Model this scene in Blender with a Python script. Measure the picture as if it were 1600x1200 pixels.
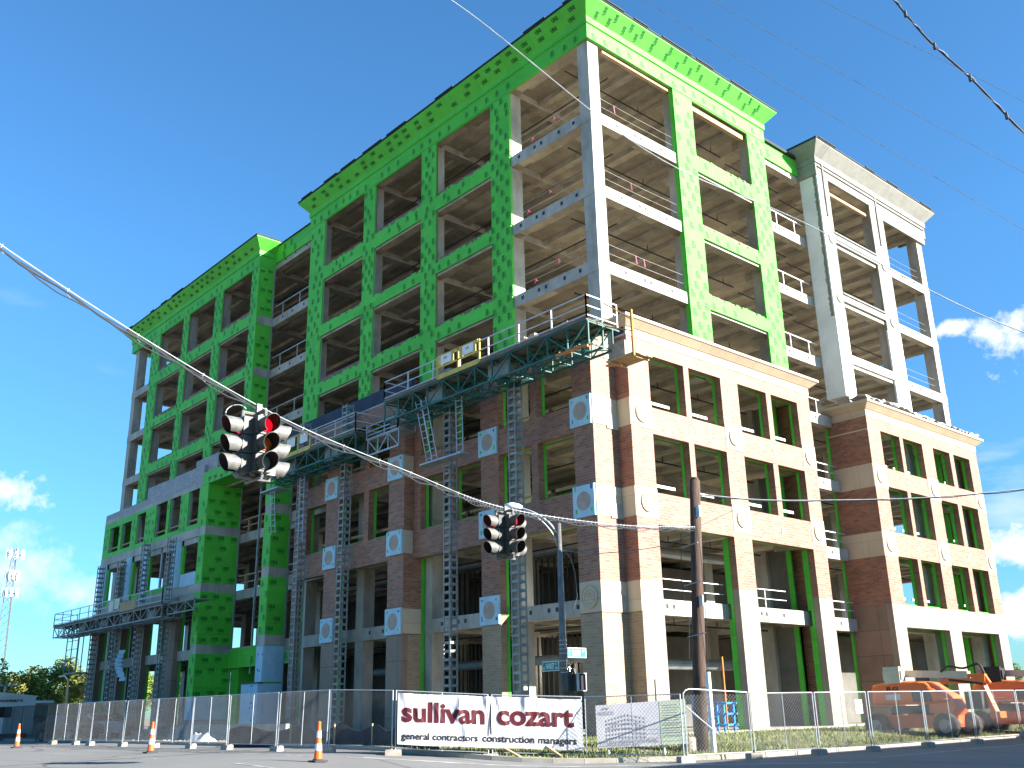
import bpy, math, random
from mathutils import Vector, Matrix
random.seed(7)
R_ = math.radians
S = bpy.context.scene
for o in list(bpy.data.objects): bpy.data.objects.remove(o)
COL = S.collection
# ------------------------------------------------------------------ camera
cam = bpy.data.cameras.new("camera")
cam.sensor_width = 36.0
cam.lens = 34.45
cam.clip_end = 5000
cam_ob = bpy.data.objects.new("camera", cam)
COL.objects.link(cam_ob)
_r = Vector((0.6623622, 0.74891419, -0.02009637))
_u = Vector((0.24908292, -0.19483951, 0.9486808))
_f = Vector((-0.70656494, 0.63337596, 0.31559606))
CAM = Vector((29.67497553, -32.48685622, 1.7))
cam_ob.matrix_world = Matrix(((_r.x, _u.x, -_f.x, CAM.x), (_r.y, _u.y, -_f.y, CAM.y), (_r.z, _u.z, -_f.z, CAM.z), (0, 0, 0, 1)))
S.camera = cam_ob
S.render.resolution_x, S.render.resolution_y = 1024, 768
# ------------------------------------------------------------------ light
SUN_AZ = R_(63.5)          # from +Y towards +X
SUN_EL = R_(23.0)
sun = bpy.data.lights.new("sun", 'SUN')
sun.energy = 5.0
sun.angle = R_(0.5)
sun.color = (1.0, 0.955, 0.88)
sun_ob = bpy.data.objects.new("sun", sun)
COL.objects.link(sun_ob)
sd = Vector((math.sin(SUN_AZ) * math.cos(SUN_EL), math.cos(SUN_AZ) * math.cos(SUN_EL), math.sin(SUN_EL)))
sun_ob.rotation_mode = 'QUATERNION'
sun_ob.rotation_quaternion = sd.to_track_quat('Z', 'Y')
sun_ob.location = (60, 20, 60)
S.view_settings.view_transform = 'Standard'
S.view_settings.look = 'None'
S.view_settings.gamma = 1.0
S.view_settings.exposure = 2.0
S.view_settings.use_curve_mapping = False
world = bpy.data.worlds.new("World")
S.world = world
world.use_nodes = True
nt = world.node_tree
for n in list(nt.nodes): nt.nodes.remove(n)
def N(tree, t, **kw):
    n = tree.nodes.new(t)
    for k, v in kw.items():
        if k.startswith('i_'): n.inputs[k[2:].replace('_', ' ')].default_value = v
        else: setattr(n, k, v)
    return n
L = nt.links.new
sky = N(nt, 'ShaderNodeTexSky', sky_type='NISHITA')
sky.sun_disc = False
sky.sun_elevation = SUN_EL
sky.sun_rotation = SUN_AZ
sky.altitude = 200
sky.air_density = 1.0
sky.dust_density = 0.4
sky.ozone_density = 3.0
tc = N(nt, 'ShaderNodeTexCoord')
sep = N(nt, 'ShaderNodeSeparateXYZ')
L(tc.outputs['Generated'], sep.inputs[0])
mp = N(nt, 'ShaderNodeMapping')
mp.inputs['Scale'].default_value = (1.0, 1.0, 3.6)
L(tc.outputs['Generated'], mp.inputs['Vector'])
nz = N(nt, 'ShaderNodeTexNoise'); nz.inputs['Scale'].default_value = 4.2; nz.inputs['Detail'].default_value = 9; nz.inputs['Roughness'].default_value = 0.55
mp.inputs['Location'].default_value = (0.62, 0.1, 0.0)
L(mp.outputs[0], nz.inputs['Vector'])
cr = N(nt, 'ShaderNodeValToRGB')
cr.color_ramp.elements[0].position = 0.60; cr.color_ramp.elements[1].position = 0.92
L(nz.outputs['Fac'], cr.inputs['Fac'])
# clouds only lie low over the horizon
el = N(nt, 'ShaderNodeMapRange'); el.inputs['From Min'].default_value = 0.44; el.inputs['From Max'].default_value = 0.20
L(sep.outputs['Z'], el.inputs['Value'])
mu = N(nt, 'ShaderNodeMath', operation='MULTIPLY')
L(cr.outputs['Color'], mu.inputs[0]); L(el.outputs[0], mu.inputs[1])
cloud = N(nt, 'ShaderNodeMixRGB')
sc = N(nt, 'ShaderNodeMixRGB', blend_type='MULTIPLY'); sc.inputs['Fac'].default_value = 1.0
sc.inputs['Color2'].default_value = (0.56, 1.03, 1.28, 1)
hz = N(nt, 'ShaderNodeMapRange'); hz.inputs['From Min'].default_value = 0.0; hz.inputs['From Max'].default_value = 0.42; hz.inputs['To Min'].default_value = 0.70; hz.inputs['To Max'].default_value = 1.0
L(sep.outputs['Z'], hz.inputs['Value'])
hm = N(nt, 'ShaderNodeMixRGB', blend_type='MULTIPLY'); hm.inputs['Fac'].default_value = 1.0
L(sky.outputs[0], hm.inputs['Color1']); L(hz.outputs[0], hm.inputs['Color2'])
L(hm.outputs[0], sc.inputs['Color1'])
L(sc.outputs[0], cloud.inputs['Color1']); cloud.inputs['Color2'].default_value = (5.2, 5.5, 5.9, 1)
# a few separate cumulus heads where the photograph shows them, edges broken up by noise
n2 = N(nt, 'ShaderNodeTexNoise'); n2.inputs['Scale'].default_value = 26; n2.inputs['Detail'].default_value = 10; n2.inputs['Roughness'].default_value = 0.62
L(tc.outputs['Generated'], n2.inputs['Vector'])
acc = mu.outputs[0]
for (dx, dy, dz), rad, sq in (((-0.3114, 0.8966, 0.3148), .042, 1.5), ((-0.33, 0.92, 0.283), .03, 1.6), ((-0.3587, 0.8739, 0.3282), .021, 2.4), ((-0.9511, 0.2358, 0.1995), .038, 1.6), ((-0.9536, 0.2745, 0.120), .10, 3.2), ((-0.96, 0.2, 0.155), .08, 3.6), ((-0.3577, 0.9252, 0.125), .06, 2.2), ((-0.3644, 0.9278, 0.07), .075, 2.4)):
    sb_ = N(nt, 'ShaderNodeVectorMath', operation='SUBTRACT'); sb_.inputs[1].default_value = (dx, dy, dz); L(tc.outputs['Generated'], sb_.inputs[0])
    ml = N(nt, 'ShaderNodeVectorMath', operation='MULTIPLY'); ml.inputs[1].default_value = (1, 1, sq); L(sb_.outputs[0], ml.inputs[0])
    ln = N(nt, 'ShaderNodeVectorMath', operation='LENGTH'); L(ml.outputs[0], ln.inputs[0])
    dv = N(nt, 'ShaderNodeMath', operation='DIVIDE'); dv.inputs[1].default_value = rad; L(ln.outputs['Value'], dv.inputs[0])
    ad = N(nt, 'ShaderNodeMath', operation='SUBTRACT'); ad.inputs[0].default_value = 1.0; L(dv.outputs[0], ad.inputs[1])
    ns = N(nt, 'ShaderNodeMapRange'); ns.inputs['From Min'].default_value = .3; ns.inputs['From Max'].default_value = .7; ns.inputs['To Min'].default_value = -.75; ns.inputs['To Max'].default_value = .75; L(n2.outputs['Fac'], ns.inputs['Value'])
    sm_ = N(nt, 'ShaderNodeMath', operation='ADD'); L(ad.outputs[0], sm_.inputs[0]); L(ns.outputs[0], sm_.inputs[1])
    mr_ = N(nt, 'ShaderNodeMapRange'); mr_.inputs['From Min'].default_value = .12; mr_.inputs['From Max'].default_value = .75 if sq < 3 else 1.3; mr_.inputs['To Max'].default_value = 1 if sq < 3 else .7; L(sm_.outputs[0], mr_.inputs['Value'])
    mx_ = N(nt, 'ShaderNodeMath', operation='MAXIMUM'); L(acc, mx_.inputs[0]); L(mr_.outputs[0], mx_.inputs[1]); acc = mx_.outputs[0]
L(acc, cloud.inputs['Fac'])
bg = N(nt, 'ShaderNodeBackground'); bg.inputs['Strength'].default_value = 0.057
L(cloud.outputs[0], bg.inputs['Color'])
wo = N(nt, 'ShaderNodeOutputWorld')
L(bg.outputs[0], wo.inputs['Surface'])

# ------------------------------------------------------------------ materials
MATS = {}
def mat(name, c1, c2=None, rough=0.8, scale=1.0, detail=4, metal=0.0, bump=0.0, ramp=(0.35, 0.65), spec=0.4, stretch=None, emit=None):
    if name in MATS: return MATS[name]
    m = bpy.data.materials.new(name); m.use_nodes = True
    t = m.node_tree; b = t.nodes['Principled BSDF']
    b.inputs['Roughness'].default_value = rough
    b.inputs['Metallic'].default_value = metal
    b.inputs['Specular IOR Level'].default_value = spec
    if c2 is None: c2 = tuple(x * 0.8 for x in c1)
    co = N(t, 'ShaderNodeTexCoord')
    mpn = N(t, 'ShaderNodeMapping')
    if stretch: mpn.inputs['Scale'].default_value = stretch
    t.links.new(co.outputs['Object'], mpn.inputs[0])
    n = N(t, 'ShaderNodeTexNoise'); n.inputs['Scale'].default_value = scale; n.inputs['Detail'].default_value = detail; n.inputs['Roughness'].default_value = 0.65
    t.links.new(mpn.outputs[0], n.inputs['Vector'])
    r = N(t, 'ShaderNodeValToRGB')
    r.color_ramp.elements[0].position = ramp[0]; r.color_ramp.elements[1].position = ramp[1]
    r.color_ramp.elements[0].color = (*c2, 1); r.color_ramp.elements[1].color = (*c1, 1)
    t.links.new(n.outputs['Fac'], r.inputs[0])
    t.links.new(r.outputs[0], b.inputs['Base Color'])
    if bump:
        bp = N(t, 'ShaderNodeBump'); bp.inputs['Strength'].default_value = bump; bp.inputs['Distance'].default_value = 0.03
        t.links.new(n.outputs['Fac'], bp.inputs['Height']); t.links.new(bp.outputs[0], b.inputs['Normal'])
    if emit:
        b.inputs['Emission Color'].default_value = (*emit[0], 1); b.inputs['Emission Strength'].default_value = emit[1]
    MATS[name] = m
    return m
def brick(name, a, b_, mortar, bw=0.4, bh=0.13, ms=0.014, rough=0.62, noise=(0.8, 1.15), nscale=0.7, bump=0.25, bias=0.0, off=0.5):
    m = bpy.data.materials.new(name); m.use_nodes = True
    t = m.node_tree; p = t.nodes['Principled BSDF']; p.inputs['Roughness'].default_value = rough
    p.inputs['Specular IOR Level'].default_value = 0.55
    uv = N(t, 'ShaderNodeUVMap'); uv.uv_map = 'UVMap'
    br = N(t, 'ShaderNodeTexBrick', offset=off)
    br.inputs['Scale'].default_value = 1.0
    br.inputs['Color1'].default_value = (*a, 1); br.inputs['Color2'].default_value = (*b_, 1); br.inputs['Mortar'].default_value = (*mortar, 1)
    br.inputs['Brick Width'].default_value = bw; br.inputs['Row Height'].default_value = bh; br.inputs['Mortar Size'].default_value = ms
    br.inputs['Bias'].default_value = bias; br.inputs['Mortar Smooth'].default_value = 0.2
    t.links.new(uv.outputs[0], br.inputs['Vector'])
    co = N(t, 'ShaderNodeTexCoord')
    n = N(t, 'ShaderNodeTexNoise'); n.inputs['Scale'].default_value = nscale; n.inputs['Detail'].default_value = 7; n.inputs['Roughness'].default_value = 0.7
    t.links.new(co.outputs['Object'], n.inputs['Vector'])
    mr = N(t, 'ShaderNodeMapRange'); mr.inputs['From Min'].default_value = 0.3; mr.inputs['From Max'].default_value = 0.7
    mr.inputs['To Min'].default_value = noise[0]; mr.inputs['To Max'].default_value = noise[1]
    t.links.new(n.outputs['Fac'], mr.inputs['Value'])
    mx = N(t, 'ShaderNodeMixRGB', blend_type='MULTIPLY'); mx.inputs['Fac'].default_value = 1
    t.links.new(br.outputs['Color'], mx.inputs['Color1']); t.links.new(mr.outputs[0], mx.inputs['Color2'])
    t.links.new(mx.outputs[0], p.inputs['Base Color'])
    bp = N(t, 'ShaderNodeBump'); bp.inputs['Strength'].default_value = bump; bp.inputs['Distance'].default_value = 0.01
    iv = N(t, 'ShaderNodeMath', operation='SUBTRACT'); iv.inputs[0].default_value = 1.0
    t.links.new(br.outputs['Fac'], iv.inputs[1]); t.links.new(iv.outputs[0], bp.inputs['Height']); t.links.new(bp.outputs[0], p.inputs['Normal'])
    MATS[name] = m
    return m
CONC = mat('cast_concrete', (0.46, 0.43, 0.37), (0.26, 0.24, 0.20), 0.6, 0.9, 9, bump=0.2, stretch=(1, 1, 0.45), spec=0.5)
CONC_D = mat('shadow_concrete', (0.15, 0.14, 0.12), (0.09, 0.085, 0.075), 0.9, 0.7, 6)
SOFFIT = brick('formed_soffit', (0.40, 0.335, 0.225), (0.20, 0.16, 0.10), (0.24, 0.195, 0.13), 2.44, 1.22, 0.012, noise=(0.6, 1.25), nscale=0.8, bump=0.05, off=0.35)
SHEATH = brick('green_gypsum_sheathing', (0.098, 0.55, 0.052), (0.078, 0.47, 0.040), (0.05, 0.34, 0.03), 2.44, 1.22, 0.008, rough=0.6, noise=(0.86, 1.1), nscale=0.9, bump=0.15)
SHEATH_D = mat('printed_mark_ink', (0.016, 0.15, 0.018), None, 0.7)
SILL = mat('raw_gypsum_strip', (0.24, 0.17, 0.15), (0.15, 0.105, 0.095), 0.9, 3)
BRICK = brick('red_brick', (0.33, 0.140, 0.078), (0.19, 0.075, 0.043), (0.25, 0.19, 0.14), bias=0.0, ms=0.013)
BRICKT = brick('tan_brick', (0.34, 0.25, 0.155), (0.26, 0.185, 0.11), (0.34, 0.27, 0.19), ms=0.012)
STONE = brick('tan_cast_stone', (0.52, 0.43, 0.30), (0.48, 0.39, 0.275), (0.32, 0.25, 0.18), 1.6, 1.55, 0.012, noise=(0.88, 1.1), nscale=0.5, bump=0.3, off=0.0)
STONEB = brick('smooth_cast_stone', (0.285, 0.235, 0.18), (0.25, 0.205, 0.155), (0.28, 0.22, 0.18), 1.7, 1.42, 0.016, noise=(0.85, 1.1), nscale=0.8, bump=0.3, off=0.0)
BROWNB = brick('brown_block', (0.26, 0.175, 0.125), (0.21, 0.145, 0.10), (0.12, 0.085, 0.06), 1.6, 1.42, 0.02, off=0.0)
_p = SHEATH.node_tree.nodes['Principled BSDF']; _p.inputs['Specular IOR Level'].default_value = .28; _p.inputs['Coat Weight'].default_value = .06; _p.inputs['Coat Roughness'].default_value = .36
CMU = brick('grey_block', (0.36, 0.35, 0.36), (0.28, 0.275, 0.285), (0.20, 0.20, 0.21), 0.4, 0.2, 0.015)
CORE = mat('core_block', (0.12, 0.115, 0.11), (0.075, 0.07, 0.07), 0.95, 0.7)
FOAM = mat('blue_foam_board', (0.42, 0.62, 0.72), (0.34, 0.53, 0.64), 0.7, 1.6)
DISC = mat('grout_disc', (0.42, 0.36, 0.31), (0.33, 0.28, 0.24), 0.9, 2.5)
TAPE = mat('blue_tape', (0.02, 0.14, 0.42), None, 0.6)
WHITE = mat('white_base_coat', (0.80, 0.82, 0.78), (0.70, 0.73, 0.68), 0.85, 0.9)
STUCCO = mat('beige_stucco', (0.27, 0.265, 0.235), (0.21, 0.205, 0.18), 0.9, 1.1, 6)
GROOVE = mat('olive_base_coat', (0.22, 0.235, 0.18), None, 0.9, 2)
NAVY = mat('navy_membrane', (0.035, 0.05, 0.085), (0.022, 0.03, 0.055), 0.75, 0.8)
BLACKM = mat('black_roof_edge', (0.03, 0.035, 0.035), None, 0.8)
STUD = mat('galvanised_steel', (0.42, 0.45, 0.47), (0.30, 0.33, 0.35), 0.45, 2, metal=0.5)
MAST = mat('mast_steel', (0.30, 0.32, 0.31), (0.19, 0.205, 0.20), 0.6, 1.4, metal=0.3)
GSTEEL = mat('dark_green_steel', (0.02, 0.13, 0.10), (0.012, 0.075, 0.06), 0.55, 1.5)
YEL = mat('yellow_paint', (0.62, 0.47, 0.09), (0.46, 0.34, 0.07), 0.55, 2)
WOOD = mat('raw_lumber', (0.55, 0.37, 0.20), (0.38, 0.25, 0.13), 0.85, 2, stretch=(4, 4, 0.6))
WOODO = mat('orange_lumber', (0.65, 0.24, 0.06), (0.45, 0.17, 0.05), 0.85, 2)
RAILW = mat('grey_rail_steel', (0.55, 0.56, 0.56), (0.40, 0.41, 0.42), 0.5, 2, metal=0.2)
WHT = mat('white_paint', (0.78, 0.78, 0.76), (0.66, 0.66, 0.64), 0.6, 1.5)
PIPE = mat('black_pipe', (0.03, 0.03, 0.03), None, 0.6)
PINK = mat('pink_ribbon', (0.75, 0.12, 0.25), None, 0.7)
WIRE = mat('steel_wire', (0.19, 0.195, 0.20), (0.12, 0.125, 0.13), 0.6, 3, metal=0.2)
CABLE = mat('dark_cable', (0.035, 0.04, 0.045), None, 0.6)
LCABLE = mat('bright_strand', (0.62, 0.63, 0.64), (0.4, 0.41, 0.42), 0.45, 3, metal=0.3)
SIGB = mat('dark_signal_housing', (0.045, 0.05, 0.045), (0.03, 0.033, 0.03), 0.5)
SIGY = mat('faded_signal_paint', (0.17, 0.165, 0.15), (0.10, 0.098, 0.09), 0.5, 9)
SIGIN = mat('visor_inside', (0.02, 0.012, 0.012), None, 0.8)
LRED = mat('lit_red_lens', (0.22, 0.004, 0.012), None, 0.5, spec=.1, emit=((1.0, 0.004, 0.02), .35))
LREDD = mat('dim_red_lens', (0.22, 0.01, 0.02), None, 0.3, emit=((1.0, 0.02, 0.06), 0.25))
LAMB = mat('amber_lens', (0.40, 0.09, 0.01), None, 0.25)
LGRN = mat('pale_green_lens', (0.12, 0.17, 0.17), None, 0.2)
SIGNG = mat('street_sign_green', (0.01, 0.24, 0.19), None, 0.45)
SIGNW = mat('street_sign_white', (0.8, 0.82, 0.8), None, 0.45)
POLEM = mat('weathered_pole_steel', (0.17, 0.17, 0.16), (0.10, 0.10, 0.095), 0.55, 3, metal=0.3)
POLEW = mat('creosote_wood', (0.105, 0.062, 0.042), (0.045, 0.028, 0.02), 0.9, 3.0, 8, bump=0.5, stretch=(6, 6, 0.5))
VINYL = mat('white_vinyl', (0.56, 0.555, 0.56), (0.49, 0.485, 0.50), 0.5, 0.6)
MAROON = mat('maroon_print', (0.085, 0.003, 0.009), None, 0.6)
BLACK = mat('black_print', (0.012, 0.012, 0.014), None, 0.6)
BOARD = mat('grey_board_print', (0.62, 0.61, 0.63), None, 0.5)
BOARDG = mat('sage_board_print', (0.55, 0.62, 0.45), None, 0.5)
BOARDP = mat('faint_purple_print', (0.30, 0.27, 0.34), None, 0.5)
BOARDL = mat('pale_print', (0.62, 0.61, 0.66), None, 0.5)
OR = mat('orange_machine_paint', (0.88, 0.17, 0.025), (0.80, 0.14, 0.02), 0.38, 1.2, spec=0.5)
ORD = mat('worn_orange_paint', (0.75, 0.12, 0.015), (0.55, 0.09, 0.015), 0.5, 2)
CREAM = mat('cream_machine_paint', (0.62, 0.58, 0.44), (0.50, 0.46, 0.34), 0.5, 1.5)
TYRE = mat('tyre_rubber', (0.035, 0.035, 0.037), (0.055, 0.05, 0.045), 0.9, 4)
RIM = mat('grey_rim', (0.30, 0.31, 0.33), None, 0.5)
DARKM = mat('dark_machine_parts', (0.03, 0.03, 0.032), (0.05, 0.05, 0.05), 0.6, 4)
CONEO = mat('orange_plastic', (0.85, 0.13, 0.02), None, 0.45)
CONEW = mat('reflective_white', (0.78, 0.79, 0.8), None, 0.4)
BLUE = mat('blue_machine_paint', (0.01, 0.22, 0.60), None, 0.45)
ASPH = mat('street_asphalt', (0.185, 0.18, 0.17), (0.145, 0.14, 0.132), 0.9, 0.22, 12, ramp=(0.3, 0.7), bump=0.1)
def cracked(m):
    t = m.node_tree; p = t.nodes['Principled BSDF']; src = p.inputs['Base Color'].links[0].from_socket
    co = N(t, 'ShaderNodeTexCoord'); mp_ = N(t, 'ShaderNodeMapping'); mp_.inputs['Scale'].default_value = (.10, .22, .1); t.links.new(co.outputs['Object'], mp_.inputs[0])
    nn = N(t, 'ShaderNodeTexNoise'); nn.inputs['Scale'].default_value = 1.4; nn.inputs['Detail'].default_value = 6; t.links.new(mp_.outputs[0], nn.inputs['Vector'])
    mixv = N(t, 'ShaderNodeMixRGB'); mixv.inputs['Fac'].default_value = .22; t.links.new(mp_.outputs[0], mixv.inputs['Color1']); t.links.new(nn.outputs['Color'], mixv.inputs['Color2'])
    vo = N(t, 'ShaderNodeTexVoronoi', feature='DISTANCE_TO_EDGE'); vo.inputs['Scale'].default_value = 1.0; t.links.new(mixv.outputs[0], vo.inputs['Vector'])
    r_ = N(t, 'ShaderNodeMapRange'); r_.inputs['From Min'].default_value = .004; r_.inputs['From Max'].default_value = .012; r_.inputs['To Min'].default_value = .55; r_.inputs['To Max'].default_value = 1.0; t.links.new(vo.outputs['Distance'], r_.inputs['Value'])
    g = N(t, 'ShaderNodeTexNoise'); g.inputs['Scale'].default_value = 14; g.inputs['Detail'].default_value = 4; t.links.new(co.outputs['Object'], g.inputs['Vector'])
    g2 = N(t, 'ShaderNodeMapRange'); g2.inputs['To Min'].default_value = .78; g2.inputs['To Max'].default_value = 1.18; t.links.new(g.outputs['Fac'], g2.inputs['Value'])
    a = N(t, 'ShaderNodeMixRGB', blend_type='MULTIPLY'); a.inputs['Fac'].default_value = 1; t.links.new(src, a.inputs['Color1']); t.links.new(r_.outputs[0], a.inputs['Color2'])
    b = N(t, 'ShaderNodeMixRGB', blend_type='MULTIPLY'); b.inputs['Fac'].default_value = 1; t.links.new(a.outputs[0], b.inputs['Color1']); t.links.new(g2.outputs[0], b.inputs['Color2'])
    t.links.new(b.outputs[0], p.inputs['Base Color'])
cracked(ASPH)
PAINT = mat('worn_road_paint', (0.42, 0.42, 0.40), (0.24, 0.235, 0.225), 0.8, 1.8, 8, ramp=(0.4, 0.6))
KERB = mat('kerb_concrete', (0.38, 0.345, 0.285), (0.27, 0.245, 0.20), 0.9, 1.5, 6)
BLOCK = mat('footing_block', (0.38, 0.33, 0.27), (0.26, 0.225, 0.18), 0.9, 4, bump=0.3)
SOIL = mat('sandy_soil', (0.30, 0.25, 0.18), (0.17, 0.14, 0.10), 0.95, 0.5, 10, bump=0.4)
GRASS = mat('grass_blades', (0.12, 0.19, 0.035), (0.24, 0.23, 0.08), 0.8, 1.2)
GRASSB = mat('grass_ground', (0.085, 0.12, 0.035), (0.17, 0.145, 0.07), 0.95, 0.8, 8)
LEAF = mat('tree_leaves', (0.17, 0.24, 0.035), (0.075, 0.13, 0.02), 0.75, 0.35, 4)
LEAF2 = mat('yellowing_leaves', (0.28, 0.25, 0.06), (0.12, 0.16, 0.03), 0.75, 0.3, 4)
BARK = mat('bark', (0.12, 0.095, 0.07), (0.07, 0.055, 0.04), 0.9, 2, stretch=(4, 4, 1))
TRAIL = mat('trailer_siding', (0.46, 0.47, 0.46), (0.38, 0.39, 0.385), 0.7, 0.8)
GLASSD = mat('dark_glazing', (0.015, 0.018, 0.022), None, 0.15)
TEALR = mat('teal_fascia', (0.015, 0.20, 0.12), None, 0.6)
ROOFR = mat('rusty_roof_edge', (0.30, 0.10, 0.05), None, 0.7)
CAR = mat('dark_car_paint', (0.02, 0.025, 0.035), None, 0.3)
CARS = mat('silver_car_paint', (0.30, 0.31, 0.32), None, 0.35)
SILT = mat('black_silt_fabric', (0.02, 0.022, 0.028), (0.035, 0.037, 0.045), 0.85, 2)
PLAST = mat('white_plastic_sheet', (0.66, 0.66, 0.65), (0.46, 0.46, 0.46), 0.45, 1.5)
SCREEN = mat('dark_fence_screen', (0.03, 0.045, 0.04), None, 0.85)

# ------------------------------------------------------------------ mesh builder
class MB:
    def __init__(s): s.v = []; s.f = []; s.m = []
    def add(s, vs, fs, mi=0):
        b = len(s.v); s.v += [tuple(p) for p in vs]
        for f in fs: s.f.append(tuple(b + i for i in f)); s.m.append(mi)
    def quad(s, a, b, c, d, mi=0): s.add([a, b, c, d], [(0, 1, 2, 3)], mi)
    def box(s, x0, x1, y0, y1, z0, z1, mi=0):
        if x0 > x1: x0, x1 = x1, x0
        if y0 > y1: y0, y1 = y1, y0
        if z0 > z1: z0, z1 = z1, z0
        v = [(x0, y0, z0), (x1, y0, z0), (x1, y1, z0), (x0, y1, z0), (x0, y0, z1), (x1, y0, z1), (x1, y1, z1), (x0, y1, z1)]
        s.add(v, [(0, 3, 2, 1), (4, 5, 6, 7), (0, 1, 5, 4), (1, 2, 6, 5), (2, 3, 7, 6), (3, 0, 4, 7)], mi)
    def bar(s, p, q, w, h=None, mi=0):
        p = Vector(p); q = Vector(q); h = h or w
        d = (q - p).normalized()
        up = Vector((0, 0, 1)) if abs(d.z) < 0.95 else Vector((1, 0, 0))
        a = d.cross(up).normalized(); b = a.cross(d).normalized()
        vs = []
        for c in (p, q):
            for i, j in ((-1, -1), (1, -1), (1, 1), (-1, 1)): vs.append(c + a * i * w / 2 + b * j * h / 2)
        s.add(vs, [(0, 1, 2, 3), (7, 6, 5, 4), (0, 4, 5, 1), (1, 5, 6, 2), (2, 6, 7, 3), (3, 7, 4, 0)], mi)
    def tube(s, pts, r, n=6, mi=0, r2=None, cap=True):
        pts = [Vector(p) for p in pts]; k = len(pts); rings = []
        for i, p in enumerate(pts):
            d = (pts[min(i + 1, k - 1)] - pts[max(i - 1, 0)])
            d = d.normalized() if d.length > 1e-9 else Vector((0, 0, 1))
            up = Vector((0, 0, 1)) if abs(d.z) < 0.9 else Vector((1, 0, 0))
            a = d.cross(up).normalized(); b = a.cross(d)
            rr = r if r2 is None else r + (r2 - r) * i / (k - 1)
            if isinstance(r, (list, tuple)): rr = r[i]
            rings.append([p + (a * math.cos(2 * math.pi * j / n) + b * math.sin(2 * math.pi * j / n)) * rr for j in range(n)])
        vs = [q for g in rings for q in g]; fs = []
        for i in range(k - 1):
            for j in range(n):
                j2 = (j + 1) % n
                fs.append((i * n + j, i * n + j2, (i + 1) * n + j2, (i + 1) * n + j))
        if cap:
            fs.append(tuple(range(n))[::-1]); fs.append(tuple((k - 1) * n + j for j in range(n)))
        s.add(vs, fs, mi)
    def cyl(s, p, q, r, n=16, mi=0, r2=None): s.tube([p, q], r, n, mi, r2)
    def split(s, name, mats, parent=None, local=False):
        '''each separate piece becomes an object of its own'''
        par = list(range(len(s.v)))
        def fd(i):
            while par[i] != i: par[i] = par[par[i]]; i = par[i]
            return i
        for f in s.f:
            for j in f[1:]: par[fd(j)] = fd(f[0])
        g = {}
        for f, k in zip(s.f, s.m): g.setdefault(fd(f[0]), []).append((f, k))
        for fs in g.values():
            q = MB(); ix = {}
            for f, k in fs:
                for i in f:
                    if i not in ix: ix[i] = len(q.v); q.v.append(s.v[i])
                q.f.append(tuple(ix[i] for i in f)); q.m.append(k)
            q.build(name, mats, parent, local)
    def build(s, name, mats, parent=None, local=False, smooth=False):
        me = bpy.data.meshes.new(name)
        org = Vector((0, 0, 0))
        if parent is not None and not local:
            q = parent
            while q is not None: org += q.location; q = q.parent
        vs = [(a - org.x, b - org.y, c - org.z) for a, b, c in s.v] if org.length > 0 else s.v
        me.from_pydata(vs, [], s.f)
        if not isinstance(mats, (list, tuple)): mats = [mats]
        for m in mats: me.materials.append(m)
        me.polygons.foreach_set('material_index', s.m)
        uv = me.uv_layers.new(name='UVMap')
        me.update()
        for p in me.polygons:
            nx, ny, nz_ = abs(p.normal.x), abs(p.normal.y), abs(p.normal.z)
            for li in p.loop_indices:
                c = me.vertices[me.loops[li].vertex_index].co
                if nz_ >= nx and nz_ >= ny: uv.data[li].uv = (c.x, c.y)
                elif nx > ny: uv.data[li].uv = (c.y, c.z)
                else: uv.data[li].uv = (c.x, c.z)
        if smooth: me.polygons.foreach_set('use_smooth', [True] * len(me.polygons))
        o = bpy.data.objects.new(name, me); COL.objects.link(o)
        if parent is not None: o.parent = parent
        return o
def tag(o, label=None, cat=None, group=None, kind=None):
    if label: o['label'] = label
    if cat: o['category'] = cat
    if group: o['group'] = group
    if kind: o['kind'] = kind
    return o
def thing(name, label, cat, loc=(0, 0, 0), group=None, rotz=0):
    o = bpy.data.objects.new(name, None); COL.objects.link(o)
    o.location = loc; o.rotation_euler = (0, 0, rotz); o.empty_display_size = 0.3
    return tag(o, label, cat, group)
def copy_tree(o, parent=None):
    c = o.copy(); COL.objects.link(c); c.parent = parent
    for ch in list(o.children): copy_tree(ch, c)
    return c
_txt = {}
def subdiv(vs, fs, lim):
    '''cut faces until no edge is longer than lim, so that they can follow folds'''
    vs = list(vs); tri = [(f[0], f[i], f[i + 1]) for f in fs for i in range(1, len(f) - 1)]; cache = {}; out = []
    def mid(a, b):
        k = (min(a, b), max(a, b))
        if k not in cache: vs.append(((vs[a][0] + vs[b][0]) / 2, (vs[a][1] + vs[b][1]) / 2)); cache[k] = len(vs) - 1
        return cache[k]
    while tri:
        t = tri.pop(); e = [math.hypot(vs[t[i]][0] - vs[t[(i + 1) % 3]][0], vs[t[i]][1] - vs[t[(i + 1) % 3]][1]) for i in range(3)]; m = max(e)
        if m < lim: out.append(t); continue
        i = e.index(m); a, b, c = t[i], t[(i + 1) % 3], t[(i + 2) % 3]; d = mid(a, b); tri += [(a, d, c), (d, b, c)]
    return vs, out
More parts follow.
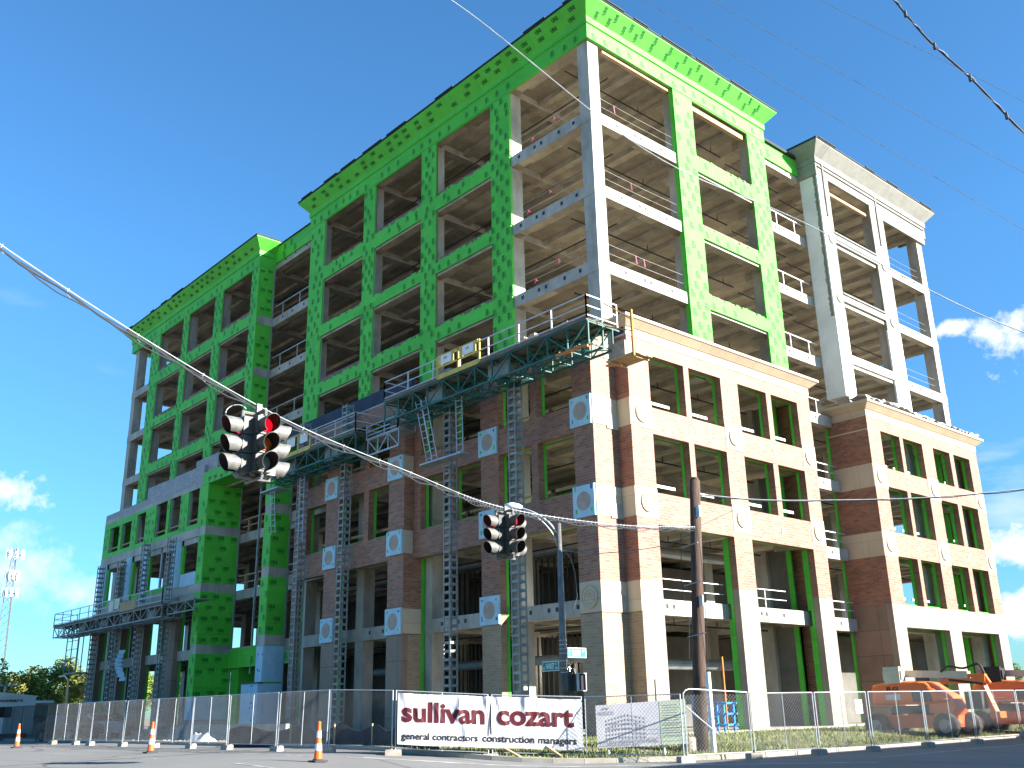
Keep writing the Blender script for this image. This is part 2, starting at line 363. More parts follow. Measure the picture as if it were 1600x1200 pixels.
def text_mesh(body, size=1.0, offset=0.0, res=2):
    key = (body, offset, res)
    if key not in _txt:
        cu = bpy.data.curves.new('t', 'FONT'); cu.body = body; cu.size = 1.0; cu.offset = offset; cu.resolution_u = res
        ob = bpy.data.objects.new('t', cu); COL.objects.link(ob)
        dg = bpy.context.evaluated_depsgraph_get(); dg.update()
        me = ob.evaluated_get(dg).to_mesh()
        vs = [(v.co.x, v.co.y) for v in me.vertices]; fs = [tuple(p.vertices) for p in me.polygons]
        ob.evaluated_get(dg).to_mesh_clear()
        bpy.data.objects.remove(ob); bpy.data.curves.remove(cu)
        x0 = min(v[0] for v in vs); x1 = max(v[0] for v in vs); y0 = min(v[1] for v in vs); y1 = max(v[1] for v in vs)
        vs = [((x - x0), (y - y0)) for x, y in vs]
        _txt[key] = (vs, fs, x1 - x0, y1 - y0)
    return _txt[key]
def put_text(mb, body, origin, ux, uy, width=None, height=None, offset=0.0, mi=0, res=2):
    """lay text on a plane: origin = lower left, ux / uy unit vectors, fitted to width x height"""
    vs, fs, w, h = text_mesh(body, 1.0, offset, res)
    sx = width / w if width else None; sy = height / h if height else None
    sx = sx or sy; sy = sy or sx
    o = Vector(origin); ux = Vector(ux); uy = Vector(uy)
    mb.add([o + ux * x * sx + uy * y * sy for x, y in vs], fs, mi)
def wall(mb, axis, c0, c1, u0, u1, z0, z1, holes=(), mi=0, rag=0.0, bands=(), skip_cap=False):
    """slab of wall with rectangular openings. axis = normal axis; c1 = outer face. bands: (z0, z1, mi) recoloured strips"""
    us = sorted({u0, u1} | {max(u0, min(u1, h[0])) for h in holes} | {max(u0, min(u1, h[1])) for h in holes})
    zs = sorted({z0, z1} | {max(z0, min(z1, h[2])) for h in holes} | {max(z0, min(z1, h[3])) for h in holes} | {z for b in bands for z in b[:2] if z0 < z < z1})
    def P(c, u, z): return (c, u, z) if axis == 'x' else (u, c, z)
    def solid(i, j):
        if i < 0 or j < 0 or i >= len(us) - 1 or j >= len(zs) - 1: return False
        uc = (us[i] + us[i + 1]) / 2; zc = (zs[j] + zs[j + 1]) / 2
        return not any(h[0] < uc < h[1] and h[2] < zc < h[3] for h in holes)
    for i in range(len(us) - 1):
        for j in range(len(zs) - 1):
            if not solid(i, j): continue
            a, b, c, d = us[i], us[i + 1], zs[j], zs[j + 1]
            k = mi
            for bz in bands:
                if bz[0] <= (c + d) / 2 <= bz[1]: k = bz[2]
            mb.quad(P(c1, a, c), P(c1, b, c), P(c1, b, d), P(c1, a, d), k)
            mb.quad(P(c0, a, c), P(c0, a, d), P(c0, b, d), P(c0, b, c), k)
            if not solid(i - 1, j): mb.quad(P(c0, a, c), P(c1, a, c), P(c1, a, d), P(c0, a, d), k)
            if not solid(i + 1, j): mb.quad(P(c0, b, c), P(c0, b, d), P(c1, b, d), P(c1, b, c), k)
            if not solid(i, j - 1): mb.quad(P(c0, a, c), P(c0, b, c), P(c1, b, c), P(c1, a, c), k)
            if not solid(i, j + 1): mb.quad(P(c0, a, d), P(c1, a, d), P(c1, b, d), P(c0, b, d), k)
def marks(mb, axis, c, u0, u1, z0, z1, holes=(), rot=True, mi=1, du=0.95, dz=0.72, size=0.56, jit=0.10, flip=1, z_off=0.3):
    """maker's print on sheathing boards, repeated as on the real boards; c = face coordinate (already proud)"""
    vs, fs, w, h = text_mesh('USG', 1.0, 0.06, 1)
    vs = list(vs); fs = list(fs)
    for q in range(3):
        b = len(vs); y = -.16 * h - q * .16 * h; vs += [(.05 * w, y), ((.9 - .2 * q) * w, y), ((.9 - .2 * q) * w, y + .05 * h), (.05 * w, y + .05 * h)]; fs.append((b, b + 1, b + 2, b + 3))
    s = size / w; hh = h * s * 1.25
    row = 0; z = z0 + z_off
    while z < z1:
        u = u0 + 0.35 + (row % 2) * du * 0.5
        while u < u1:
            cu, cz = u + random.uniform(-jit, jit), z + random.uniform(-jit, jit)
            if random.random() < .16: u += du * random.uniform(.6, 1); continue
            hw, hz = (hh / 2, size / 2) if rot else (size / 2, hh / 2)
            ok = cu - hw > u0 + 0.03 and cu + hw < u1 - 0.03 and cz - hz > z0 + 0.03 and cz + hz < z1 - 0.03
            for q in holes:
                if cu + hw > q[0] - 0.04 and cu - hw < q[1] + 0.04 and cz + hz > q[2] - 0.04 and cz - hz < q[3] + 0.04: ok = False
            if ok:
                pts = []
                for x, y in vs:
                    a, b = x * s - size / 2, y * s * 1.25 - hh / 2
                    if rot: a, b = -b, a
                    a *= flip
                    pts.append((c, cu + a, cz + b) if axis == 'x' else (cu + a, c, cz + b))
                mb.add(pts, fs, mi)
            u += du
        z += dz; row += 1

def grid_marks(mb, axis, c, u0, u1, z0, z1, us, zz):
    """prints on a wall pierced by a regular grid of openings: up the piers and along the spandrels"""
    us = sorted(us); ed = [u0] + [e for a in us for e in a] + [u1]
    for a, b in zip(ed[::2], ed[1::2]):
        w = b - a
        if w < 1.7: marks(mb, axis, c, a - .22, b + .02, z0, z1, du=max(.62, w * .5), dz=.50, size=.42, jit=.05)
        else: marks(mb, axis, c, a - .1, b, z0, z1, du=.8, dz=.6, size=.44, jit=.07)
    zs = sorted(zz)
    for i in range(len(zs) - 1):
        for a, b in us: marks(mb, axis, c, a, b, zs[i][1], zs[i + 1][0], du=.95, dz=.40, size=.38, jit=.05, z_off=.24)
    for a, b in us: marks(mb, axis, c, a, b, zs[0][1] - .2 if False else z0, zs[0][0], du=.9, dz=9, size=.38)
# ================================================================== BUILDING
LV = [0.6, 6.4, 10.5, 14.7, 18.85, 22.75, 27.0, 31.3, 36.2]
BB = [None, 5.68, 9.82, 14.02, 18.17, 22.08, 26.35, 30.62, 35.52]
B = thing('office_building', 'eight storey concrete frame building under construction, green sheathing above a red brick base', 'building', (0, 0, 0))
# ---- floor slabs with their beams and joists
cols_x = [-6.6, -13.8, -20.5, -27.2, -37.1, -43.1, -49.5, -55.9]
for i in range(1, 9):
    t, b = LV[i], BB[i]
    m = MB()
    def sb(x0, x1, y0, y1, z0, z1, m=m):
        k = len(m.m); m.box(x0, x1, y0, y1, z0, z1, 0); m.m[k] = 1
    regs = [(-61.28, -1.8, 1.8, 36.1), (-1.8, -0.5, 0.5, 15.2), (-1.8, -0.5, 22.5, 36.1), (-28.1 + .5, -1.8, 0.5, 1.8), (-60.8, -36.7, 0.5, 1.8)]
    low = i <= 3
    if low: regs = [(-61.28, -1.8, 1.8, 36.1), (-1.8, -0.5, 0.5, 15.2), (-1.8, -0.5, 22.5, 36.1), (-28.6, -1.8, 0.5, 1.8), (-60.8, -39.8, 0.5, 1.8)]
    E = 0.004
    segs = [(-28.1, E, -E, 0.5), (-0.5, E, 0.5, 15.7 - .0), (-1.3, -0.5, 15.2, 15.7), (-1.8, -1.3, 15.2, 22.5), (-1.3, -0.5, 22.0, 22.5), (-0.5, E, 22.0, 36.1),
            (-61.3, E, 36.1, 36.6), (-61.3, -60.8, 0.5, 36.1), (-61.3, -36.2, -E, 0.5), (-36.7, -36.2, 0.5, 1.8), (-36.2, -28.1, 1.3, 1.8), (-28.1, -27.6, 0.5, 1.8)]
    if low: segs = segs[1:8] + [(-29.1, E, -E, .5), (-61.3, -39.3, -E, .5), (-39.8, -39.3, .5, 1.8), (-39.3, -29.1, 1.3, 1.8), (-29.1, -28.6, .5, 1.8)]
    if i <= 4:
        segs = [q for q in segs if q not in ((-1.3, -0.5, 22.0, 22.5), (-0.5, E, 22.0, 36.1), (-1.8, -1.3, 15.2, 22.5))] + [(-.5, E, 22.9, 36.1), (-1.8, -1.3, 15.2, 22.34)]
        regs = [q if q != (-1.8, -0.5, 22.5, 36.1) else (-1.8, -0.5, 22.9, 36.1) for q in regs]
    for s_ in segs: sb(*s_, b, t)
    for r in regs: sb(*r, t - 0.2, t - 0.002)
    for x in cols_x:
        sb(x - 0.3, x + 0.3, 0.5 if not ((-39.8 if low else -36.2) < x < -28.1) else 1.8, 36.1, b + 0.06, t - 0.2)
    y = 2.6
    while y < 36:
        if not (abs(y - 15.4) < .5 or abs(y - 22.2) < .5): sb(-60.8, -1.8 if 15 < y < 22.6 else -0.5, y - 0.24, y + 0.24, b + 0.2, t - 0.2)
        y += 1.85
    if i in (2, 3, 4):
        sb(-60.0, -39.35, -1.40, -0.012, b + .05, t - .01)
    if i in (2, 3, 4):
        sb(-25.8, -14.1, -1.05, -0.012, t - .25, t - .01)
    # form-tie pockets on the faces of the edge beams
    def pocket(ax, c, u, z):
        if ax == 'y': m.box(u - .09, u + .09, c - .006, c + .01, z - .1, z + .1, 2)
        else: m.box(c - .01, c + .006, u - .09, u + .09, z - .1, z + .1, 2)
    zc = (t + b) / 2 + .05
    for x0, x1 in ((-6.2, -0.9), (-13.2, -7.4), (-20, -14.4)):
        for q in (.12, .36, .46, .72, .93): pocket('y', -E, x0 + (x1 - x0) * q, zc)
    for y0, y1, c in ((0.9, 6.9, E), (8.5, 14.0, E), (16, 21.8, -1.3), (30.6, 35.2, E)):
        for q in (.18, .42, .5, .78): pocket('x', c, y0 + (y1 - y0) * q, zc)
    for q in (.2, .4, .62, .85): pocket('y', 1.3, -36 + 7.6 * q, zc)
    m.build('roof_slab' if i == 8 else 'floor_slab', [CONC, SOFFIT, PIPE], B)
m = MB(); m.box(-61.0, -0.1, -0.2, 36.5, -0.2, 0.6); m.box(-29.5, -14, -1.4, -0.2, -0.2, 0.58); m.box(-60.2, -39, -1.6, -0.2, -0.2, 0.58)
m.box(-.1, .9, .7, 16.2, -.2, .58); m.box(-.1, 1.1, 22.3, 37.4, -.2, .58)
m.build('ground_slab', CONC, B)
# ---- columns
def column(x, y, z0=0.6, z1=35.53, s=0.78, mt=CONC):
    m = MB(); m.box(x - s / 2, x + s / 2, y - s / 2, y + s / 2, z0, z1); m.build('column', mt, B)
column(-0.41, 0.41, 17.5)
for x in cols_x: column(x, 0.41, 18.9 if x == -37.1 else .6)
column(-37.0, 5.4, .6, 18.5, .6)
column(-60.88, .41)
column(-.43, 7.5, 18.0)
column(-.6, 15.0, 18.3, s=.7)
for y in (22.9, 29.6, 36.18): column(-0.41, y)
for x in (-6.6, -20.5, -43.1, -55.9, -60.88): column(x, 36.18)
for x in (-6.6, -13.8, -20.5, -27.2, -43.1, -49.5, -60.88):
    column(x, 7.6)
for x in (-6.6, -13.8): 
    for y in (14.9, 22.9, 29.6): column(x, y)
column(-60.88, 14.9); column(-60.88, 24); column(-55.9, 14.9); column(-33.5, 5.2, s=.6)
# ---- core: mass added in the centre to block the sky and darken the floors
m = MB(); m.box(-52, -17, 11.5, 26, 0.6, 36.0); m.build('sky_block_core', CORE, B)
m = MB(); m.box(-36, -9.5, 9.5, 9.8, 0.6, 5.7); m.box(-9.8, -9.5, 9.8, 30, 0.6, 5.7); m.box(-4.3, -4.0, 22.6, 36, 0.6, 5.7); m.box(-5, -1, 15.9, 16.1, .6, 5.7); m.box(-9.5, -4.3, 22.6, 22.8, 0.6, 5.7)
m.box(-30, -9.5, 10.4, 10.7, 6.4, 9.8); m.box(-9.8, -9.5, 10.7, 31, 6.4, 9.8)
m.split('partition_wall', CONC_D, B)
# steel studs of the ground floor partitions
m = MB()
for k in range(46): m.box(-27 + k * .4, -26.95 + k * .4, 6.9, 7.0, 0.6, 5.6)
for k in range(30): m.box(-21.5 + k * .5, -21.45 + k * .5, 5.9, 6.0, 6.4, 9.8)
m.build('stud_partition', DARKM, B)
# green end walls inside the last bays
for y in (15.35, 35.6):
    m = MB()
    for i in range(0, 4): m.box(-1.15, -.85, y, y + .12, LV[i] + .001, BB[i + 1] + .1)
    m.build('sheathing_wall', SHEATH, B)
    m = MB()
    for i in range(0, 4): m.box(-2.3, -1.15, y, y + .15, LV[i] + .001, BB[i + 1] + .1, 1); m.box(-3.3, -2.3, y - .25, y + .15, LV[i] + .001, BB[i + 1] + .1, 0)
    m.build('shaft_wall', [CONC, CONC_D], B)
# ---- pipes under the slabs
for i in range(1, 9):
    m = MB(); z = BB[i] - 0.12
    m.cyl((-2.6, 0.9, z), (-2.6, 15.0, z), 0.045, 6); m.cyl((-3.4, 22.8, z), (-3.4, 36, z), 0.045, 6); m.cyl((-2.9, 15.9, z), (-2.9, 21.9, z), .04, 6)
    for y in (3.5, 7, 10.5, 14): m.cyl((-2.6, y, z), (-2.6, y, z + .35), .025, 5)
    m.cyl((-27, 3.2, z), (-1.5, 3.2, z), .04, 6)
    m.build('sprinkler_pipe', PIPE, B)
for i in (0, 1):
    m = MB(); z = LV[i] + 3.2
    m.cyl((-4.5, 3, z), (-4.5, 14, z), .28, 12); m.cyl((-26, 5, z + .4), (-4, 5, z + .4), .25, 12)
    m.build('air_duct', STUD, B)

# ---- upper towers: sheathing walls -------------------------------------------------
def ragged(mb, axis, c0, c1, u0, u1, z, mi):
    """torn lower edge of the boards along a sill"""
    u = u0
    while u < u1 - 1e-6:
        w = min(random.uniform(.12, .34), u1 - u); h = random.uniform(0, .22)
        if axis == 'y': mb.box(u, u + w, c0, c1, z - .001, z + h, mi)
        else: mb.box(c0, c1, u, u + w, z - .001, z + h, mi)
        u += w
Z4 = [(31.62, 35.45), (27.15, 30.75), (22.95, 26.5), (19.0, 22.2)]
def grid_holes(us): return [(a, b, z0, z1) for a, b in us for z0, z1 in Z4]
for u0, u1, us in ((-28.1, -6.25, [(-13.1, -7.85), (-19.78, -14.56), (-26.2, -21.1)]), (-57.0, -36.15, [(-42.4, -37.25), (-48.95, -43.8), (-55.2, -50.1)])):
    m = MB(); hs = grid_holes(us)
    wall(m, 'y', -0.03, -0.13, u0, u1, 18.9, 35.6, hs, 0)
    for a, b, z0, z1 in hs: ragged(m, 'y', -.128, -.035, a, b, z0, 0)
    grid_marks(m, 'y', -0.136, u0, u1, 18.9, 35.5, us, Z4)
    m.build('sheathing_wall', [SHEATH, SHEATH_D], B)
    m = MB()
    for a, b, z0, z1 in hs:
        m.box(a - .12, b + .12, -.02, .12, z0 - .3, z0 + random.uniform(.25, .45), 0)
        m.box(a - .1, a + .06, -.028, .02, z0, z1, 0 if random.random() < .4 else 1)
    m.split('sill_strip', [SILL, STUD], B)
m = MB(); hs = grid_holes([(8.62, 14.05)])
wall(m, 'x', 0.03, 0.13, 6.9, 15.75, 18.9, 35.6, hs, 0)
for a, b, z0, z1 in hs: ragged(m, 'x', .035, .128, a, b, z0, 0)
grid_marks(m, 'x', 0.136, 6.9, 15.75, 18.9, 35.5, [(8.62, 14.05)], Z4)
m.build('sheathing_wall', [SHEATH, SHEATH_D], B)
m = MB()
for a, b, z0, z1 in hs: m.box(-.12, .02, a - .1, b + .1, z0 - .3, z0 + random.uniform(.2, .35))
m.split('sill_strip', [SILL], B)
# window head stubs: pale header behind each top opening
m = MB()
m.box(-.35, -.1, 8.7, 13.9, 35.05, 35.4); m.box(-.3, -.1, 23.3, 28.6, 34.7, 34.9); m.box(-.25, -.05, 1.2, 6.7, 35.3, 35.48)
m.split('header_board', WOOD, B)
# returns of the green piers beside the open corner bay, and board edges
m = MB()
for z0, z1 in zip(LV[4:8], BB[5:9]):
    m.box(-.16, .03, 6.86, 6.93, z0 + .02, z1 - .02, 0)
    m.box(-6.25, -6.19, -.13, .0, z0 + .02, z1, 0)
m.split('pier_return', [SHEATH], B)
m = MB()
m.box(-36.15, -36.08, -.13, 1.28, 18.9, 35.6, 0)
m.box(-36.2, -36.06, 1.18, 1.3, 4.5, 36.2, 2)
for i in range(5, 9): m.box(-36.2, -36.05, -.005, 1.2, BB[i], LV[i], 1)
marks(m, 'x', -36.07, -.1, 1.15, 18.9, 35.5, [( -1, 2, BB[i] - .02, LV[i] + .02) for i in range(5, 9)], rot=False, mi=3, du=.6, dz=.8, size=.4)
m.build('sheathing_wall', [SHEATH, CONC, STUD, SHEATH_D], B)

# ---- cornices of the towers: band + flare -----------------------------------------
def profile_run(mb, pts_dir, prof, mi=0, cap=True):
    """pts_dir: list of (x, y, ox, oy) corner positions with outward diagonal; prof: (out, z)"""
    rows = []
    for x, y, ox, oy in pts_dir: rows.append([(x + ox * o, y + oy * o, z) for o, z in prof])
    for a in range(len(rows) - 1):
        for k in range(len(prof) - 1):
            mb.quad(rows[a][k], rows[a + 1][k], rows[a + 1][k + 1], rows[a][k + 1], mi)
    if cap:
        for r in (rows[0], rows[-1]): mb.add(r, [tuple(range(len(r)))], mi)
TP = [(0.0, 35.53), (0.16, 35.53), (0.16, 36.42), (0.24, 36.44), (0.24, 36.82), (0.20, 36.84), (0.85, 37.62), (0.85, 37.70), (0.0, 37.72)]
def tower_cornice(path, mats, mark_faces, band_mi=0):
    m = MB(); profile_run(m, path, TP, 0)
    for f in mark_faces: f(m)
    o = m.build('cornice', mats, B)
    m = MB()
    cap = [(x + ox * .9, y + oy * .9) for x, y, ox, oy in path]; inn = [(x - ox * .4, y - oy * .4) for x, y, ox, oy in path]
    for a in range(len(cap) - 1):
        p, q, r, s_ = cap[a], cap[a + 1], inn[a + 1], inn[a]
        m.add([(*p, 37.725), (*q, 37.725), (*r, 37.725), (*s_, 37.725), (*p, 37.82), (*q, 37.82), (*r, 37.82), (*s_, 37.82)],
              [(0, 3, 2, 1), (4, 5, 6, 7), (0, 1, 5, 4), (1, 2, 6, 5), (2, 3, 7, 6), (3, 0, 4, 7)])
    for a in range(len(cap) - 1):    # lapped felt edges
        p = Vector((*cap[a], 37.84)); q = Vector((*cap[a + 1], 37.84)); n = int((q - p).length / 2.6)
        for k in range(n):
            if random.random() < .6:
                u = p.lerp(q, (k + random.uniform(.1, .4)) / n); v = p.lerp(q, (k + random.uniform(.7, 1.1)) / n)
                if (v - p).length < (q - p).length: m.bar(u, v, .12, .07)
    m.build('roof_edge', BLACKM, o)
    return o
def flare_marks(axis, u0, u1, c, rot, sgn):
    vs, fs, w, h = text_mesh('USG', 1.0, 0.07, 1); s = .46 / w
    def f(mb):
        a0 = Vector((0.205, 36.85)); d = Vector((.65, .78)); d.normalize()
        for row in range(2):
            u = u0 + .4 + row * .45 + random.uniform(0, .1)
            while u < u1 - .4:
                if random.random() < .2: u += random.uniform(.3, 1.0); continue
                t0 = .3 + row * .42 + random.uniform(-.07, .07)
                pts = []
                for x, y in vs:
                    a, b = x * s - .22, y * s * 1.25 - .12
                    if rot: a, b = -b, a
                    o = a0 + d * (t0 + b); out = o.x + .012; z = o.y - .01
                    uu = u + a
                    pts.append((c + sgn * out, uu, z) if axis == 'x' else (uu, c + sgn * out, z))
                mb.add(pts, fs, 1)
                u += 1.1 + random.uniform(-.25, .25)
    return f
def band_marks(axis, u0, u1, c, sgn):
    def f(mb): marks(mb, axis, c + sgn * .166, u0, u1, 35.55, 36.4, [], dz=9, du=.95, size=.4)
    return f
tower_cornice([(-28.1, .3, -1, -1.0 - .0), (-28.1, 0, -1, -1), (0, 0, 1, -1), (0, 15.75, 1, 1), (-1.2, 15.75, 1, 1)][1:], [SHEATH, SHEATH_D],
              [flare_marks('y', -28, 0, 0, False, -1), flare_marks('x', 0, 15.7, 0, True, 1), band_marks('y', -28, 0, 0, -1), band_marks('x', 0, 15.7, 0, 1)])
tower_cornice([(-61.9, 4, -1, -1), (-61.9, 0, -1, -1), (-36.2, 0, 1, -1), (-36.2, 1.3, 1, -.0)], [SHEATH, SHEATH_D], [flare_marks('y', -61.5, -36.5, 0, False, -1), band_marks('y', -61.5, -36.3, 0, -1)])
tower_cornice([(-1.2, 22.0, -1, -1), (0.02, 22.0, 1, -1), (0.02, 36.95, 1, 1), (-2, 36.95, 1, 1)], [STUCCO, STUCCO], [])
# roof upstands in the recesses
m = MB()
wall(m, 'x', -1.75, -1.18, 15.75, 22.0, 35.9, 37.15, [], 0); marks(m, 'x', -1.174, 15.8, 21.8, 35.95, 37.1, [], du=1.1)
m.box(-1.2, -1.0, 15.8, 21.9, 37.1, 37.3, 2)
m.build('parapet', [SHEATH, SHEATH_D, BLACKM], B)
m = MB()
wall(m, 'y', 1.75, 1.18, -36.05, -28.1, 35.98, 37.4, [], 0); marks(m, 'y', 1.174, -36, -28.2, 36.0, 37.3, [], du=1.0)
m.box(-36, -28.1, 1.1, 1.6, 37.4, 37.5, 2)
m.build('parapet', [SHEATH, SHEATH_D, BLACKM], B)
# ---- white coated corner tower -----------------------------------------------------
m = MB()
m.box(-1.2, 0.14, 21.96, 23.2, 19.9, 36.5, 0)
m.build('coated_pier', [WHITE], B)
m = MB()
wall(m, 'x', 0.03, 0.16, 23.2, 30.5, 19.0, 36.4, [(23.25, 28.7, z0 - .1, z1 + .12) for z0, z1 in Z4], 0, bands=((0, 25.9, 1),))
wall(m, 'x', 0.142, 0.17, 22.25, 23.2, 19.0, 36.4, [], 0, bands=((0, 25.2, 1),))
m.box(.02, .16, 30.5, 36.9, 34.95, 36.4, 0)
m.build('stucco_wall', [STUCCO, WHITE], B)
m = MB()
for z in (36.62, 36.12): m.box(.17, .27, 22.0, 36.9, z, z + .06)
for y in (22.55, 29.55): m.box(.17, .25, y, y + .14, 32.6, 36.75)
for z in (31.5, 27.1): m.box(.165, .24, 23.2, 28.7, z, z + .1)
m.split('groove_trim', [STUCCO], B)
m = MB()
for k in range(60):
    z = 25.3 + k * .19; m.box(-.14 - random.uniform(0, .08), .03, 21.945, 21.958, z, z + .19)
m.build('unfinished_edge', GROOVE, B)
for y, zz in ((22.72, (30.95, 26.7)), (29.6, (30.95, 26.7))):
    for z in zz:
        m = MB(); m.cyl((.17, y, z), (.26, y, z), .34, 24); m.build('rosette', WHITE, B)

# ---- brick blocks --------------------------------------------------------------------
def medallion(axis, c, u, z, sgn, r=.46):
    m = MB(); n = 28
    d = Vector((sgn, 0, 0)) if axis == 'x' else Vector((0, sgn, 0))
    ctr = Vector((c, u, z)) if axis == 'x' else Vector((u, c, z))
    m.cyl(ctr, ctr + d * .05, r, n)
    e1 = Vector((0, 1, 0)) if axis == 'x' else Vector((1, 0, 0)); e2 = Vector((0, 0, 1))
    for rr, h in ((r * .93, .035), (r * .62, .025)):
        m.tube([ctr + d * .055 + (e1 * math.cos(a) + e2 * math.sin(a)) * rr for a in [2 * math.pi * k / n for k in range(n + 1)]], h, 6)
    # raised leaf sprig in the middle
    for k in range(5):
        a = R_(90 + (k - 2) * 34); p = ctr + d * .06
        q = p + (e1 * math.cos(a) + e2 * math.sin(a)) * r * .45
        m.tube([p, (p + q) / 2, q], [.02, .05, .015], 6)
    return m
def stone_panel(axis, c, u0, u1, z0, z1, sgn, mt=STONE, disc=True):
    m = MB()
    if axis == 'x': m.box(c - sgn * .03, c + sgn * .025, u0 + .006, u1 - .006, z0, z1)
    else: m.box(u0 + .006, u1 - .006, c - sgn * .03, c + sgn * .025, z0, z1)
    o = m.build('stone_panel', mt, B)
    if disc: medallion(axis, c + sgn * .025, (u0 + u1) / 2, (z0 + z1) / 2, sgn).build('medallion', mt, o)
def foam_panel(c, u0, u1, z0, z1):
    m = MB(); m.box(u0 - .04, u1 + .03, c - .12, c, z0 - .04, z1 + .04, 0)
    for zz in (z0 + .15, z1 - .2):
        for uu in (u0 + .1, u1 - .2): m.box(uu, uu + .09 * random.uniform(.6, 1.6), c - .125, c - .12, zz, zz + .2 * random.uniform(.5, 1.2), 1 if random.random() < .5 else 2)
    o = m.build('foam_panel', [FOAM, TAPE, SHEATH], B)
    m = MB(); uc = (u0 + u1) / 2; zc = (z0 + z1) / 2
    m.cyl((uc, c - .135, zc), (uc, c - .06, zc), .43, 28)
    m.build('grout_disc', DISC, o)
# block beside the corner, street side (faces +x)
P1 = [(0.78, 2.27), (7.98, 9.46), (15.07, 16.35)]
hs = [(a, b, z0, z1) for a, b in ((2.27, 4.95), (5.35, 7.98), (9.46, 12.05), (12.5, 15.07)) for z0, z1 in ((15.25, 17.92), (11.12, 13.95))] + [(2.22, 7.95, 0.61, 9.62), (9.43, 15.03, .61, 9.62)]
m = MB(); wall(m, 'x', .42, .80, .78, 16.35, .2, 18.6, hs, 0, bands=((-9, 7.05, 1),)); 
m.box(-.05, .797, .76, .78, 7.05, 18.6, 0); m.box(-.05, .797, .76, .78, .2, 7.05, 2); m.box(-.05, .42, .78, 1.0, .2, 18.6, 0)
m.box(-1.3, .42, 15.9, 16.35, .2, 18.6, 0)
m.build('brick_wall', [BRICK, STONEB, BRICKT], B)
m = MB(); wall(m, 'x', .24, .40, 1.05, 15.85, .6, 18.6, [(a - .0, b + .0, z0 + (.13 if z0 > 1 else -.1), z1 + .02) for a, b, z0, z1 in hs], 0)
for a, b in ((7.95, 8.2), (15.03, 15.3)):
    for z0, z1 in ((.6, 5.6), (6.42, 9.6)): m.box(.06, .24, a, b, z0, z1, 0)
for a, b, z0, z1 in hs:
    if z0 > 1: marks(m, 'x', .47, a, b, z0 - .05, z0 + .13, [], dz=9, du=.5, size=.12)
m.build('backup_wall', [SHEATH, SHEATH_D], B)
for a, b in P1:
    for z0, z1 in ((14.15, 15.5), (9.9, 11.27)): stone_panel('x', .80, a, b, z0, z1, 1)
m = MB()
for z0, z1 in ((14.15, 15.5), (9.9, 11.27)): m.box(-.05, .80, .735, .765, z0, z1)
m.split('stone_panel', STONE, B)
# small square tie plates in the spandrels
m = MB()
for yy in (5.15, 12.27):
    for z in (14.6, 10.35): m.box(.79, .83, yy - .1, yy + .1, z - .16, z + .16)
m.split('tie_plate', STONE, B)
# cornice of the brick block
BP = [(0.0, 18.6), (.03, 18.6), (.03, 19.02), (.09, 19.04), (.47, 19.36), (.5, 19.36), (.5, 19.5), (0, 19.56)]
m = MB(); profile_run(m, [(-.55, .76, 1, -1), (.80, .76, 1, -1), (.80, 16.35, 1, 1), (-1.2, 16.35, 1, 1)], BP, 0); m.build('stone_cornice', STONE, B)
m = MB(); m.box(.05, .7, .7, 16.2, 18.7, 19.5); m.box(-1.2, .05, 15.8, 16.2, 18.9, 19.5); m.build('parapet', NAVY, B)
# second brick block
P2 = [(22.45, 23.97), (29.34, 30.83), (36.21, 37.5)]
h2 = [(a, b, z0, z1) for a, b in ((23.97, 26.37), (26.78, 29.34), (30.83, 33.22), (33.78, 36.21)) for z0, z1 in ((15.4, 17.75), (11.4, 14.22), (7.12, 9.98))] + [(23.8, 29.2, .61, 5.83), (30.75, 36.2, .61, 5.83)]
m = MB(); wall(m, 'x', .60, .97, 22.45, 37.5, .2, 18.5, h2, 0, bands=((-9, 7.1, 1),))
m.box(-1.7, .60, 22.45, 22.85, 7.1, 18.5, 0); m.box(-1.7, .60, 22.45, 22.85, .2, 7.1, 2); m.box(-1.7, .6, 37.1, 37.5, .2, 18.5, 0)
m.build('brick_wall', [BRICK, STONEB, BROWNB], B)
m = MB(); wall(m, 'x', .38, .58, 22.9, 37.05, .6, 18.4, [(a, b, z0 + (.13 if z0 > 1 else -.1), z1 + .02) for a, b, z0, z1 in h2], 0)
m.box(-1.85, -1.7, 22.35, 22.45, 6.4, 18.2, 0); m.box(-1.85, -1.7, 22.35, 22.45, .6, 5.6, 0)
m.build('backup_wall', [SHEATH, SHEATH_D], B)
for a, b in P2:
    for z0, z1 in ((14.05, 15.5), (9.9, 11.35)): stone_panel('x', .97, a, b, z0, z1, 1)
for z0, z1 in ((14.05, 15.5), (9.9, 11.35)):
    m = MB(); m.box(-1.7, -.37, 22.42, 22.46, z0, z1); m.box(-.36, .97, 22.42, 22.46, z0, z1); m.split('stone_panel', STONE, B)
m = MB(); m.box(-1.7, .97, 22.425, 22.46, 17.6, 17.68); m.build('stone_panel', STONE, B)
BP2 = [(o, z - .12) for o, z in BP]
m = MB(); profile_run(m, [(-1.75, 22.45, -.2, -1), (.97, 22.45, 1, -1), (.97, 37.5, 1, 1), (-1.7, 37.5, 1, 1)], BP2, 0); m.build('stone_cornice', STONE, B)
m = MB()
for yy in (26.6, 33.5):
    for z in (14.7, 10.6, 6.4): m.box(.96, 1.0, yy - .09, yy + .09, z - .16, z + .16)
m.split('tie_plate', STONE, B)
